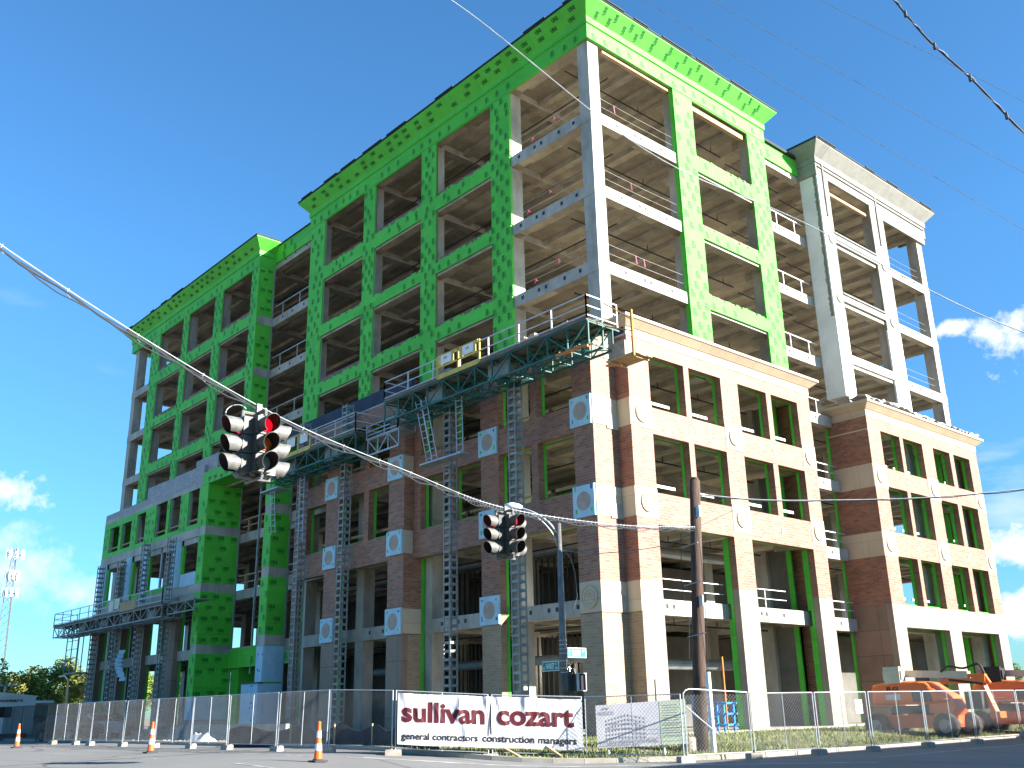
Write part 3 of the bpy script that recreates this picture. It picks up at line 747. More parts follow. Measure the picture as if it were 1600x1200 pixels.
# crumpled white sheet left along the top of the second block
m = MB(); n = 60
ring = []
for k in range(n + 1):
    y = 21.98 + 15.6 * k / n
    row = []
    for j, (x, z) in enumerate(((1.47, 19.38), (1.35, 19.5), (1.0, 19.6), (.5, 19.6), (.2, 19.45))):
        row.append((x + random.uniform(-.05, .05), y, z + random.uniform(0, .22) + (.12 if 8 < k < 22 else 0)))
    ring.append(row)
for k in range(n):
    for j in range(4): m.quad(ring[k][j], ring[k + 1][j], ring[k + 1][j + 1], ring[k][j + 1])
m.build('plastic_sheet', PLAST, B, smooth=False)

# ---- street front, right section (faces -y at -0.9) ---------------------------------
YA = -0.9
def front(y_out, y_in, u0, u1, holes, ztop, bands, mats, name='brick_wall'):
    m = MB(); wall(m, 'y', y_in, y_out, u0, u1, .2, ztop, holes, 0, bands=bands); return m.build(name, mats, B)
wins1 = [(-6.72, -4.25), (-3.8, -1.33), (-13.3, -10.85), (-10.4, -8.1)]
h3 = [(a, b, z0, z1) for a, b in wins1 for z0, z1 in ((15.25, 17.9), (11.12, 13.95))] + [(-6.72, -1.36, .61, 9.62), (-14.0, -8.12, .61, 9.62)]
front(YA, YA + .38, -13.98, -.05, h3, 18.6, ((-9, 5.6, 1),), [BRICK, BRICKT])
m = MB(); m.box(-.42, -.05, YA + .38, .76, 5.6, 18.6, 0); m.box(-.42, -.05, YA + .38, .76, .2, 5.6, 1); m.build('brick_wall', [BRICK, BRICKT], B)
m = MB(); wall(m, 'y', YA + .58, YA + .40, -13.9, -.45, .6, 18.5, [(a, b, z0 + (.15 if z0 > 1 else -.1), z1 + .02) for a, b, z0, z1 in h3], 0)
m.build('backup_wall', [SHEATH], B)
m = MB(); wall(m, 'y', YA + .38, YA - .03, -1.33, -.05, 5.66, 7.0, [], 0); o = m.build('stone_panel', STONE, B)
medallion('y', YA - .03, -.7, 6.32, -1, .5).build('medallion', STONE, o)
m = MB(); m.box(-.06, -.02, YA - .03, .73, 5.66, 7.0); m.box(-.02, .8, .735, .765, 5.7, 7.03)
for z0, z1 in ((14.15, 15.5), (9.9, 11.27)): m.box(-.06, -.02, YA - .03, .73, z0, z1)
m.split('stone_panel', STONE, B)
for z0, z1 in ((14.15, 15.5), (9.9, 11.27)): foam_panel(YA - .01, -1.38, -.1, z0, z1)
for z0, z1 in ((14.1, 15.4), (9.9, 11.2), (5.66, 6.95)): foam_panel(YA - .01, -8.12, -6.75, z0, z1)
# ---- middle section (faces -y at -1.5) -------------------------------------------------
YB = -1.5
wins2 = [(-17.5, -15.48), (-20.75, -18.0), (-24.5, -22.18)]
h4 = [(a, b, z0, z1) for a, b in wins2 for z0, z1 in ((15.25, 17.9), (11.05, 13.95))] + [(-20.78, -15.46, .61, 9.62), (-25.35, -22.16, .61, 9.62)]
front(YB, YB + .36, -25.8, -14.0, h4, 18.9, ((-9, 5.6, 1),), [BRICK, BROWNB])
m = MB(); m.box(-14.4, -14.0, YB + .36, -.3, 5.6, 18.9, 0); m.box(-14.4, -14.0, YB + .36, -.3, .2, 5.6, 1); m.build('brick_wall', [BRICK, BRICKT], B)
m = MB(); wall(m, 'y', YB + .55, YB + .38, -25.7, -14.45, .6, 18.8, [(a, b, z0 + (.15 if z0 > 1 else -.1), z1 + .02) for a, b, z0, z1 in h4], 0)
m.box(-14.4, -14.0, -.28, -.03, .6, 18.5, 0)
m.build('backup_wall', [SHEATH], B)
for z0, z1 in ((14.1, 15.35), (9.9, 11.15), (5.66, 6.95)):
    foam_panel(YB - .01, -15.42, -14.06, z0, z1); foam_panel(YB - .01, -22.12, -20.82, z0, z1)
    m = MB(); m.box(-14.01, -13.975, YB - .01, -.3, z0, z1); m.build('stone_panel', STONE, B)
m = MB(); m.box(-25.8, -14.0, YB + .02, YB + .3, 18.9, 18.97, 1); m.box(-36.0, -14.1, YB + .42, YB + .72, 18.9, 20.05, 0); m.box(-14.0, -1.3, -.5, -.2, 18.6, 19.5, 0)
m.build('membrane_parapet', [NAVY, STUD], B)
m = MB(); m.box(-13.9, -.6, YA + .05, YA + .4, 18.6, 18.7, 0); m.build('coping', [STUD], B)
# green pier of the entrance, right side
def green_pier(x0, x1, y0, y1, mlab):
    m = MB(); zs = [(.6, 1.5, 2), (1.5, 3.0, 3), (3.0, 5.95, 0), (5.95, 6.6, 1), (6.6, 10.3, 0), (10.3, 10.95, 1), (10.95, 14.5, 0), (14.5, 15.15, 1), (15.15, 18.3, 0)]
    for z0, z1, k in zs:
        e = .02 if k == 1 else 0
        m.box(x0 + e, x1 - e, y0 + e, y1, z0, z1, k)
        if k == 0:
            marks(m, 'y', y0 - .006, x0, x1, z0, z1, [], mi=4, du=.85, size=.4)
            marks(m, 'x', x1 + .006, y0, y1, z0, z1, [], mi=4, rot=False, du=.95, dz=.75, size=.5)
    m.box(x1 - .02, x1 + .03, y1 - .1, y1 + .02, .6, 18.3, 5)
    return m
green_pier(-30.1, -29.1, YB, -.05, 0).build('entrance_pier', [SHEATH, CONC, CMU, FOAM, SHEATH_D, STUD], B)
green_pier(-40.25, -39.2, YB, 1.25, 0).build('entrance_pier', [SHEATH, CONC, CMU, FOAM, SHEATH_D, STUD], B)
m = MB(); m.box(-31.2, -29.0, YB - .35, YB - .02, .6, 3.6, 0); m.box(-31.2, -28.9, YB - .4, YB - .02, 3.6, 3.68, 1)
m.box(-30.0, -29.12, YB - .06, YB, 3.7, 5.9, 0); m.box(-29.1, -29.06, YB, -.1, 3.7, 5.9, 0); m.box(-29.1, -29.06, YB, -.1, .6, 3.6, 0)
for k in range(18): u = random.uniform(-30, -29.1); z = random.uniform(.9, 5.6); m.box(u, u + .12, YB - .36 if z < 3.5 else YB - .064, YB - .34 if z < 3.5 else YB - .06, z, z + .12, 2)
m.build('foam_base', [FOAM, DARKM, TAPE], B)
m = MB(); m.box(-39.2, -30.12, 1.05, 1.28, 4.95, 6.3, 0); marks(m, 'y', 1.044, -39, -30.2, 5.0, 6.25, [], mi=1, rot=True, du=.8)
m.box(-39.2, -38.0, 1.3, 4, .6, 5.6, 0)
m.build('entrance_header', [SHEATH, SHEATH_D], B)
m = MB(); m.box(-40.25, -29.1, YB - .02, 1.2, 18.3, 19.25, 0); marks(m, 'y', YB - .026, -40.2, -29.2, 18.3, 19.2, [], mi=1, rot=False, du=.9, dz=9, size=.5)
m.build('entrance_header', [SHEATH, SHEATH_D], B)
# ---- left section --------------------------------------------------------------------
m = MB()
w4 = [(-58.8, -56.6, 15.5, 17.7), (-56.1, -53.9, 15.5, 17.7), (-52.7, -50.9, 15.5, 18.0), (-48.8, -46.6, 15.5, 18.22), (-46.1, -44.05, 15.5, 18.22), (-42.6, -40.7, 15.5, 18.22)]
wall(m, 'y', YB + .12, YB, -60.2, -40.25, 15.15, 18.22, w4, 0); marks(m, 'y', YB - .006, -60.2, -40.25, 15.15, 18.2, w4, du=.7, size=.34)
m.box(-60.2, -60.1, YB + .12, 4, 15.15, 18.2, 0)
for a, b, z0, z1 in w4: m.box(a - .05, a + .1, YB + .12, YB + .3, z0, z1, 2); m.box(a, b, YB + .15, YB + .25, z0 + .35, z0 + .45, 3)
m.build('sheathing_wall', [SHEATH, SHEATH_D, STUD, WOOD], B)
m = MB(); m.box(-60.2, -40.2, YB + .01, YB + .3, 18.22, 18.55); m.box(-60.3, -40.27, YB + .01, YB + .3, 14.5, 15.15); m.box(-60.3, -40.27, YB + .05, YB + .3, 10.3, 10.95); m.build('edge_beam', CONC, B)
m = MB(); m.box(-60.2, -51.0, YB + .02, YB + .25, 18.55, 19.05); m.box(-51.0, -40.2, YB + .02, YB + .25, 18.55, 19.95); m.box(-42.3, -38.5, YB + .26, YB + .45, 18.6, 20.6)
m.box(-60.2, -60.0, YB + .25, 3, 18.55, 19.05)
m.build('block_parapet', CMU, B)
for a, b in ((-60.25, -58.7), (-54.3, -53.1), (-50.7, -49.7), (-44.9, -43.3)):
    m = MB(); m.box(a, b, YB, YB + .2, 10.95, 14.5, 0)
    for k in range(5): z = 11.2 + k * .65; m.box(a + .3, a + .5, YB - .005, YB, z, z + .15, 1)
    m.box(b, b + .35, YB + .1, YB + .3, 10.95, 14.5, 2)
    m.build('foam_pier', [FOAM, TAPE, SHEATH], B)
m = MB(); m.box(-43.0, -40.3, YB, YB + .2, 10.95, 11.9, 0); m.box(-58.3, -54.4, YB + .1, YB + .2, 10.95, 11.3, 1); m.box(-53, -50.8, YB + .1, YB + .2, 10.95, 11.3, 1); m.box(-49.3, -45, YB + .1, YB + .2, 10.95, 11.3, 1)
m.box(-47.2, -47.0, YB + .1, YB + .25, 11.3, 14.5, 2); m.box(-56.4, -56.2, YB + .1, YB + .25, 11.3, 14.5, 2)
m.build('sill_wall', [FOAM, SHEATH, STUD], B)
for a, b in ((-60.5, -58.75), (-55.1, -53.65), (-50.4, -48.95), (-44.9, -43.0)):
    m = MB(); m.box(a, b, YB, -1.0, .4, 10.3, 0); m.box(a + .1, b, -.998, -.80, .6, 10.2, 1)
    m.build('stone_pier', [BROWNB, SHEATH], B)
m = MB(); m.box(-43.02, -40.27, YB + .3, YB + .5, 5.6, 6.3); m.box(-48.9, -44.92, YB + .3, YB + .5, 5.6, 6.3); m.box(-53.6, -50.42, YB + .3, YB + .5, 5.6, 6.3); m.box(-58.7, -55.12, YB + .3, YB + .5, 5.6, 6.3)
m.build('edge_beam', CONC, B)
# ---- guard rails ---------------------------------------------------------------------
def rail(name, axis, c, u0, u1, z, posts, mt, h=1.05, mid=True, w=.06):
    m = MB()
    P = (lambda u, zz: (c, u, zz)) if axis == 'x' else (lambda u, zz: (u, c, zz))
    m.bar(P(u0, z + h), P(u1, z + h), w)
    if mid: m.bar(P(u0, z + h * .5), P(u1, z + h * .5), w * .8)
    for k in range(posts): u = u0 + (u1 - u0) * (k + .5) / posts; m.bar(P(u, z), P(u, z + h + w / 2 - .003), w * .9)
    m.build(name, mt, B)
for i in (4, 5, 6, 7): rail('guard_rail', 'x', -1.4, 15.75, 21.9, LV[i], 3, WHT if i > 4 else RAILW, .95, False)
for i in (4, 5, 6, 7): rail('guard_rail', 'y', 1.4, -36, -28.2, LV[i], 3, RAILW, 1.0, i == 4)
for i in (1, 2, 3): rail('guard_rail', 'x', -1.4, 16.4, 22.3, LV[i], 3, RAILW, .95, True)
for i in (2, 3): rail('guard_rail', 'y', 1.38, -39.0, -29.3, LV[i], 5, WOOD, 1.05, True, .09)
rail('guard_rail', 'x', -.1, 2.3, 7.9, LV[1], 0, WHT, .95, True, .04); rail('guard_rail', 'x', -.1, 9.5, 13.3, LV[1], 1, WHT, .95, True, .04)
def board(axis, c, u0, u1, z, mt=WOOD):
    m = MB()
    if axis == 'x': m.box(c, c + .05, u0 - .05, u1 + .05, z, z + .14)
    else: m.box(u0 - .05, u1 + .05, c - .05, c, z, z + .14)
    m.build('guard_board', mt, B)
for a, b, z0, z1 in hs[:0] + h3 + h4:
    if z0 > 1: board('y', .3 if (a, b, z0, z1) in h3 else -.5, a, b, z0 + .58)
for a, b, z0, z1 in [(a, b, z0, z1) for a, b in ((2.27, 4.95), (5.35, 7.98), (9.46, 12.05), (12.5, 15.07)) for z0, z1 in ((15.25, 0), (11.12, 0))]: board('x', -.02 + .03, a, b - .45, z0 + .5, WHT)
for a, b, z0, z1 in h2:
    if z0 > 1: board('x', .04, a, b - .35, z0 + .45, WHT)
# wire rope guards with ribbons in the open corner bays
for i in (4, 5, 6, 7):
    m = MB()
    for h in (.55, 1.05):
        m.tube([(-.15, .9, LV[i] + h), (-.15, 3.8, LV[i] + h - .03), (-.15, 6.8, LV[i] + h)], .012, 4); m.tube([(-6.1, .15, LV[i] + h), (-3.4, .15, LV[i] + h - .03), (-.9, .15, LV[i] + h)], .012, 4)
        m.tube([(-.15, 30.5, LV[i] + h), (-.15, 33, LV[i] + h - .03), (-.15, 35.3, LV[i] + h)], .012, 4); m.tube([(-60.4, .15, LV[i] + h), (-57, .15, LV[i] + h)], .012, 4)
    o = m.build('wire_guard', LCABLE, B)
    m = MB()
    for p in ([(-.15, 1 + random.random() * 5), (-.15, 3)] if i < 7 else [(-.15, 2.0)]):
        z = LV[i] + 1.02; m.bar((p[0], p[1], z), (p[0], p[1] + .06, z - .42), .04, .01)
    for k in range(2 if i > 4 else 1):
        x = -5.6 + k * 1.9 + random.random(); z = LV[i] + (1.03 if k else .55)
        m.tube([(x, .15, z), (x + .05, .14, z - .12), (x - .03 + .1 * k, .12, z - .27)], [.018, .03, .012], 4); m.tube([(x, .15, z), (x + .12, .13, z - .15), (x + .2, .14, z - .22)], [.015, .024, .01], 4)
    m.build('warning_ribbon', PINK, o)
# ================================================================== GROUND
def sm(t): t = max(0.0, min(1.0, t)); return t * t * (3 - 2 * t)
def G(x, y): return .5 - .4 * sm((x + (y + 14) * .6) / 10)
# kerb line: along the cross street, round the corner, up the side street; third/fourth = outward normal
K = [(x, -12.6, 0, -1) for x in [-400, -250, -150, -100, -70, -50, -40, -32, -26, -21, -17, -13, -10, -7, -4.5, -2]]
for k in range(17):
    a = R_(-90 + 90 * k / 16); K.append((9.9 * math.cos(a) + .2, -2.7 + 9.9 * math.sin(a), math.cos(a), math.sin(a)))
K += [(10.1, y, 1, 0) for y in [0, 3, 6, 9, 12, 16, 20, 26, 34, 45, 60, 90, 150, 300, 500]]
def strip(pts, offs, zf, name, mt, **kw):
    m = MB(); rows = [[(x + nx * o, y + ny * o, zf(x + nx * o, y + ny * o, o)) for o in offs] for x, y, nx, ny in pts]
    for i in range(len(rows) - 1):
        for j in range(len(offs) - 1): m.quad(rows[i][j], rows[i + 1][j], rows[i + 1][j + 1], rows[i][j + 1])
    o = m.build(name, mt, smooth=True); tag(o, kind='structure', **kw); return o
# base sheet to the horizon
m = MB()
gx = [-1500, -700, -350, -200, -120, -80, -60, -40, -25, -15] + [-10 + 1.5 * k for k in range(20)] + [22, 26, 32, 40, 60, 120, 400, 1500]
gy = [-1500, -500, -150, -60, -45, -36, -30] + [-27 + 1.5 * k for k in range(30)] + [22, 30, 45, 80, 160, 400, 900, 1600]
def base_z(x, y):
    ins = (x < 0 and y > -12.4) or (x < 9.9 and y > -2.7) or ((x - .2) ** 2 + (y + 2.7) ** 2 < 9.7 ** 2)
    return (.43 if ins and x < 5 else G(x, y) - .06)
for i in range(len(gx) - 1):
    for j in range(len(gy) - 1):
        q = [(gx[i], gy[j]), (gx[i + 1], gy[j]), (gx[i + 1], gy[j + 1]), (gx[i], gy[j + 1])]
        m.quad(*[(a, b, base_z(a, b)) for a, b in q])
tag(m.build('ground', SOIL, smooth=True), kind='structure')
strip(K, [.0, .6, 1.2, 2, 3, 4, 5, 6.5, 8, 10, 12, 15, 18, 22, 28, 36], lambda x, y, o: G(x, y) + .01, 'street', ASPH)
bank = lambda x, y, o: G(x, y) + .14 + (0.53 - G(x, y) - .14) * sm(-o / 4.5)
Ks = [k for k in K if k[0] <= 1.5 and k[1] < -10]; Kg = [k for k in K if not (k[0] < 1.2 and k[1] < -10)]
strip(Ks, [-.18, -.6, -1.2, -2, -3, -4.5, -6, -8, -9.5], bank, 'dirt_verge', SOIL)
strip([Ks[-1]] + Kg if Ks[-1] != Kg[0] else Kg, [-.18, -.6, -1.2, -2, -3, -4.5, -6, -7.5, -9.4], bank, 'grass_verge', GRASSB)
m = MB()
for i in range(len(K) - 1):
    a, b = K[i], K[i + 1]; n = max(1, int(math.hypot(b[0] - a[0], b[1] - a[1]) / 3)) if abs(a[0]) < 60 else 1
    for k in range(n):
        c = [a[j] + (b[j] - a[j]) * (k + .004) / n for j in range(4)]; d = [a[j] + (b[j] - a[j]) * (k + .994) / n for j in range(4)]
        def kp(p, o, z): x, y = p[0] + p[2] * o, p[1] + p[3] * o; return (x, y, G(x, y) + z)
        A = [kp(c, 0, 0), kp(c, -.01, .15), kp(c, -.19, .155), kp(c, -.19, 0)]; Bq = [kp(d, 0, 0), kp(d, -.01, .15), kp(d, -.19, .155), kp(d, -.19, 0)]
        m.add(A + Bq, [(0, 4, 5, 1), (1, 5, 6, 2), (2, 6, 7, 3), (0, 1, 2, 3), (4, 7, 6, 5)])
tag(m.build('kerb', KERB), kind='structure')
# painted lines
m = MB()
def line(p, q, w, n=24):
    p = Vector(p); q = Vector(q); d = (q - p).normalized(); s_ = Vector((-d.y, d.x)) * w / 2
    for k in range(n):
        a = p.lerp(q, k / n); b = p.lerp(q, (k + 1) / n)
        m.quad(*[(v.x, v.y, G(v.x, v.y) + .016) for v in (a - s_, b - s_, b + s_, a + s_)])
line((-120, -16.2), (2, -16.2), .14, 60); 
for k in range(14): line((-100 + k * 8, -19.6), (-97 + k * 8, -19.6), .12, 3)
line((3, -15.5), (14.5, -5.5), .3, 20); line((13.2, -3), (13.6, 40), .12, 40)
tag(m.build('road_marking', PAINT), kind='structure')
# grass
m = MB(); rg = random.Random(3)
def blade(x, y, z, h):
    a = rg.uniform(0, 6.28); w = .018; dx, dy = math.cos(a) * w, math.sin(a) * w; lx, ly = rg.uniform(-.06, .06), rg.uniform(-.06, .06)
    m.add([(x - dx, y - dy, z), (x + dx, y + dy, z), (x + lx, y + ly, z + h)], [(0, 1, 2)])
nb = 0
while nb < 30000:
    k = rg.randrange(14, 40); a = K[k]; b = K[k + 1] if k + 1 < len(K) else K[k]
    t = rg.random(); p = [a[j] + (b[j] - a[j]) * t for j in range(4)]; o = -rg.uniform(.25, 9.2) ** 1.0
    x, y = p[0] + p[2] * o, p[1] + p[3] * o
    if y > 24 or x > 9.9: continue
    den = .5 + .5 * math.sin(x * 1.7 + 1.3 * math.sin(y * 1.1)) * math.cos(y * 1.4 + x * .4)
    if p[0] < 3 and p[1] < -9: den *= .35
    if x < 1.0 and y > -1: continue
    if rg.random() > den * 1.3 + .12: continue
    blade(x, y, bank(x, y, o) - .01, rg.uniform(.05, .17)); nb += 1
tag(m.build('grass', GRASS), kind='stuff', label='patchy green and straw coloured grass on the bank inside the kerb', cat='grass')

# ================================================================== FENCE
POSTS = [(-34.5, -14.9), (-31.3, -14.8), (-28.8, -14.7), (-25.95, -14.75), (-23.0, -14.6), (-20.6, -14.75), (-16.82, -14.65), (-13.09, -14.75), (-9.85, -14.6), (-6.51, -14.7), (-2.85, -14.65), (.4, -14.6),
         (2.75, -13.65), (4.6, -11.25), (6.4, -8.85), (9.75, -8.0), (10.4, -5.5), (10.75, -2.4), (11.15, .3), (11.3, 3.9), (11.6, 7.2), (11.9, 10.6), (12.3, 14.2), (12.7, 17.8)]
LB = ['farthest left dark screened fence panel beside the trailer', 'second dark screened fence panel from the left edge, by the far cone', 'third dark screened fence panel from the left edge, by the green roofed shop',
      'fourth fence panel from the left, last of the dark screened ones', 'first pale fence panel after the dark screened ones, below the far scaffold', 'second pale chain link panel, in front of the far left scaffold masts',
      'pale chain link panel left of the second traffic cone', 'chain link panel standing right behind the second traffic cone', 'chain link panel in front of the blue foam covered entrance wall',
      'chain link panel with slanting posts before the green entrance opening', 'chain link panel just left of the nearest traffic cone', 'chain link panel with black silt cloth behind, left of the white banner',
      'fence panel behind the left half of the maroon lettered banner', 'fence panel behind the right half of the maroon lettered banner', 'dull fence panel behind the grey project board',
      'bright round cornered fence panel in front of the wooden pole', 'bright fence panel with its right post under the second brick pier', 'fence panel with a small white notice at the street corner bend',
      'fence panel before the shaded brick side wall of the far block', 'fence panel in front of the rear wheel of the near orange lift', 'fence panel across the hood of the near orange lift',
      'fence panel between the two orange lifts', 'fence panel across the far orange lift', 'last fence panel at the right edge of the picture']
def fence(i):
    (x0, y0), (x1, y1) = POSTS[i], POSTS[i + 1]
    z0, z1 = G(x0, y0) + .1, G(x1, y1) + .1; Lp = math.hypot(x1 - x0, y1 - y0); H = 1.86
    r = thing('fence_panel', LB[i], 'fence', (x0, y0, z0), 'chain link fence panels round the site', math.atan2(y1 - y0, x1 - x0))
    dz = z1 - z0; dark = i < 3
    fm = CABLE if dark else STUD
    lean = random.uniform(-.05, .07) if i < 13 else random.uniform(-.015, .015)
    m = MB(); T = lambda u, h, v=0: (u, v + lean * h / H, h + dz * u / Lp)
    e = .06; rr = .02
    m.tube([T(e, 0), T(e, H)], rr, 8); m.tube([T(Lp - e, 0), T(Lp - e, H)], rr, 8)
    if i == 15:
        m.tube([T(e, H), T(e + .1, H + .1), T(e + .25, H + .14), T(Lp - e, H + .02)], rr, 8)
        m.tube([T(e + .05, H - .35), T(1.3, .65)], rr, 6)
    else: m.tube([T(e, H - .01), T(Lp - e, H - .01)], rr * .85, 8)
    m.tube([T(e, .12), T(Lp - e, .12)], rr * .7, 6)
    if Lp > 2.6: m.tube([T(Lp * .5, .1), T(Lp * .5, H)], rr * .7, 6)
    m.build('frame', fm, r, local=True)
    m = MB(); s_ = .10 if i < 12 else .125; w = .0042 if i < 12 else .005; top = H - .03; bot = .12; hh = top - bot
    n = int((Lp + hh) / s_)
    for k in range(n):
        a = k * s_ - hh
        u0_, h0 = (a, bot) if a > .08 else (.08, bot + (.08 - a))
        u1_ = a + hh; h1 = top
        if u1_ > Lp - .08: h1 = top - (u1_ - (Lp - .08)); u1_ = Lp - .08
        if u1_ - u0_ > .03:
            m.bar(T(u0_, h0), T(u1_, h1), w, w); m.bar(T(Lp - u0_, h0, .006), T(Lp - u1_, h1, .006), w, w)
    m.build('chain_mesh', WIRE if not dark else CABLE, r, local=True)
    if dark or i in (3, 4, 5, 6, 7):
        m = MB()   # thin shade cloth tied behind the mesh, with a slack belly
        nx = 10
        for a in range(nx):
            for b in range(4):
                f_ = lambda u, v: T(.1 + (Lp - .2) * u / nx, .16 + (hh - .55 * (0 if dark else 1)) * v / 4, .03 + .02 * math.sin(u * 2.1 + v))
                if (a + b * 3 + i) % (5 if dark else 2) != 0 or dark: m.quad(f_(a, b), f_(a + 1, b), f_(a + 1, b + 1), f_(a, b + 1))
        if dark: m.build('screen_cloth', SCREENT, r, local=True)
    if i not in (0, 1, 2):
        m = MB()
        m.box(-.25, .25, -.12, .14, -.1, .07); m.box(-.23, .23, -.1, .12, .07, .09)
        o = m.build('base_block', BLOCK, r, local=True)
    return r
# open weave shade cloth
SCREENT = mat('open_weave_cloth', (.02, .03, .03), None, .9)
_t = SCREENT.node_tree; _b = _t.nodes['Principled BSDF']; _b.inputs['Alpha'].default_value = .5
for i in range(len(POSTS) - 1): fence(i)
# notice on a panel
m = MB(); m.box(11.18, 11.2, .9, 1.35, 1.35, 1.8); 
m2 = m.build('notice', [WHT]); tag(m2, 'small white notice tied to the fence at the street corner', 'notice')
m2.location = (-.12, -1.3, 0)

# ================================================================== BANNER
A = Vector((POSTS[12][0], POSTS[12][1])); Bv = Vector((POSTS[14][0], POSTS[14][1])); d = (Bv - A).normalized(); nrm = Vector((d.y, -d.x))
def bl(u, h, o=0): p = A + d * u + nrm * (.10 + o); return Vector((p.x, p.y, G(*A) + (G(*Bv) - G(*A)) * u / 5.9 + .1 + h))
Lb = (Bv - A).length
ban = thing('banner', 'long white vinyl banner with maroon sullivan cozart lettering tied to the fence', 'banner', tuple(bl(0, .2)))
m = MB(); nu, nh = 96, 26; u0, u1, h0, h1 = .12, Lb - .08, .25, 1.78
random.seed(12)
folds = [(random.uniform(u0, u1), random.uniform(-1.1, 1.1), random.uniform(.012, .032), random.uniform(.05, .15)) for _ in range(46)]
def fold(u, h):
    v = (h - h0) / (h1 - h0); o = .025 * math.sin(u * 1.3) * (1 - v)
    for fu, sl, am, wd in folds:
        dd = (u - fu - sl * (1 - v) * .8) / wd
        o += am * math.exp(-dd * dd) * (.25 + .75 * v if am > .012 else .6)
    return o
rows = [[bl(u0 + (u1 - u0) * i / nu, h0 + (h1 - h0) * j / nh + (-.02 * math.sin(math.pi * ((i * 3 / nu) % 1)) if j in (0, nh) else 0), fold(u0 + (u1 - u0) * i / nu, h0 + (h1 - h0) * j / nh)) for j in range(nh + 1)] for i in range(nu + 1)]
for i in range(nu):
    for j in range(nh): m.quad(rows[i][j], rows[i + 1][j], rows[i + 1][j + 1], rows[i][j + 1])
m.build('sheet', VINYL, ban, smooth=True)
def banner_text(name, mt, items, off):
    m = MB()
    for body, u, h, w, hgt, bold in items:
        vs, fs, tw, th = text_mesh(body, 1.0, bold, 4); vs, fs = subdiv(vs, fs, .05)
        # split long faces is not needed: every vertex is laid on the sheet's own folds
        m.add([bl(u + x / tw * w, h + y / th * hgt, fold(u + x / tw * w, h + y / th * hgt) + off) for x, y in vs], fs)
    m.build(name, mt, ban)
W = u1 - u0
banner_text('lettering', MAROON, [('sullivan', u0 + .12, h0 + .66, 2.62, .62, .035), ('cozart', u0 + 3.12, h0 + .66, 2.46, .56, .035)], .012)
banner_text('lettering', BLACK, [('general contractors', u0 + .12, h0 + .09, 2.40, .27, .022), ('construction managers', u0 + 2.66, h0 + .09, 2.98, .27, .022)], .012)
m = MB(); p = [bl(u0 + 2.9 + k, hh, .035) for k, hh in ((0, h0 + .38), (.05, h0 + .38), (.05, h1 - .08), (0, h1 - .08))]; m.quad(*p); m.build('divider_line', BLACK, ban)
# ================================================================== PROJECT BOARD
A2 = Vector((6.75, -8.65)); B2 = Vector((8.95, -6.85)); d2 = (B2 - A2).normalized(); n2 = Vector((d2.y, -d2.x)); L2 = (B2 - A2).length
def pl(u, h, o=0): q = A2 + d2 * u + n2 * o; return Vector((q.x, q.y, .12 + h + u * .03))
pb = thing('project_board', 'grey project board with a faint building drawing and a sage green text column', 'sign', tuple(pl(0, 0)))
m = MB(); a = [pl(0, .38, 0), pl(L2, .38, 0), pl(L2, 1.72, 0), pl(0, 1.66, 0)]; b = [pl(0, .38, -.03), pl(L2, .38, -.03), pl(L2, 1.72, -.03), pl(0, 1.66, -.03)]
m.add(a + b, [(0, 1, 2, 3), (7, 6, 5, 4), (0, 4, 5, 1), (1, 5, 6, 2), (2, 6, 7, 3), (3, 7, 4, 0)]); m.build('panel', BOARD, pb)
m = MB(); m.quad(pl(L2 * .71, .39, .005), pl(L2 - .01, .39, .005), pl(L2 - .01, 1.7, .005), pl(L2 * .71, 1.68, .005)); m.build('text_column', BOARDG, pb)
m = MB()
for k in range(13): m.quad(*[pl(L2 * .735 + q, 1.55 - k * .075 + r_, .009) for q, r_ in ((0, 0), (random.uniform(.4, .68), 0), (random.uniform(.4, .68), .018), (0, .018))])
V3 = lambda v: tuple(v)
def ptxt(body, u, h, w, hgt, mi): put_text(m, body, V3(pl(u, h, .012)), (d2.x, d2.y, .03), (0, 0, 1), w, hgt, .01, mi, 2)
ptxt('NUCLEUS', .1, 1.36, .48, .11, 0); ptxt('196,000 square feet', .33, 1.03, 1.05, .085, 0); ptxt('Available Summer 2013', .33, .90, 1.1, .075, 0)
ptxt('NUCLEUS INNOVATION PARK', .08, .50, 1.85, .085, 0); ptxt('DOWNTOWN MARKET STREET', .08, .42, 1.3, .045, 0)
for k in range(3): m.tube([pl(.25 + k * .07, 1.54 + .02 * (k % 2), .012), pl(.29 + k * .07, 1.57, .012)], .012, 5)
m.build('lettering', BOARDP, pb)
m = MB()
# drawing of a block of windows
for f_, us in ((0, (.3, 1.0)), (1, (1.0, 1.6))):
    for r_ in range(6):
        for c in range(7 if f_ == 0 else 5):
            n_ = 7 if f_ == 0 else 5; ua = us[0] + (us[1] - us[0]) * (c + .2) / n_; ub = us[0] + (us[1] - us[0]) * (c + .75) / n_
            sl = lambda u: (.16 * (1 - abs(u - 1.0) / .7)) * (r_ + 1) / 6
            ha = .62 + r_ * .105
            m.quad(pl(ua, ha + sl(ua), .009), pl(ub, ha + sl(ub), .009), pl(ub, ha + .06 + sl(ub), .009), pl(ua, ha + .06 + sl(ua), .009))
m.build('drawing', mat('pale_purple_print', (.50, .485, .53), None, .5), pb)
m = MB()
for u in (.35, L2 - .75): m.bar(pl(u, -.02, -.08), pl(u, 1.4, -.08), .07)
m.build('post', WHT, pb)

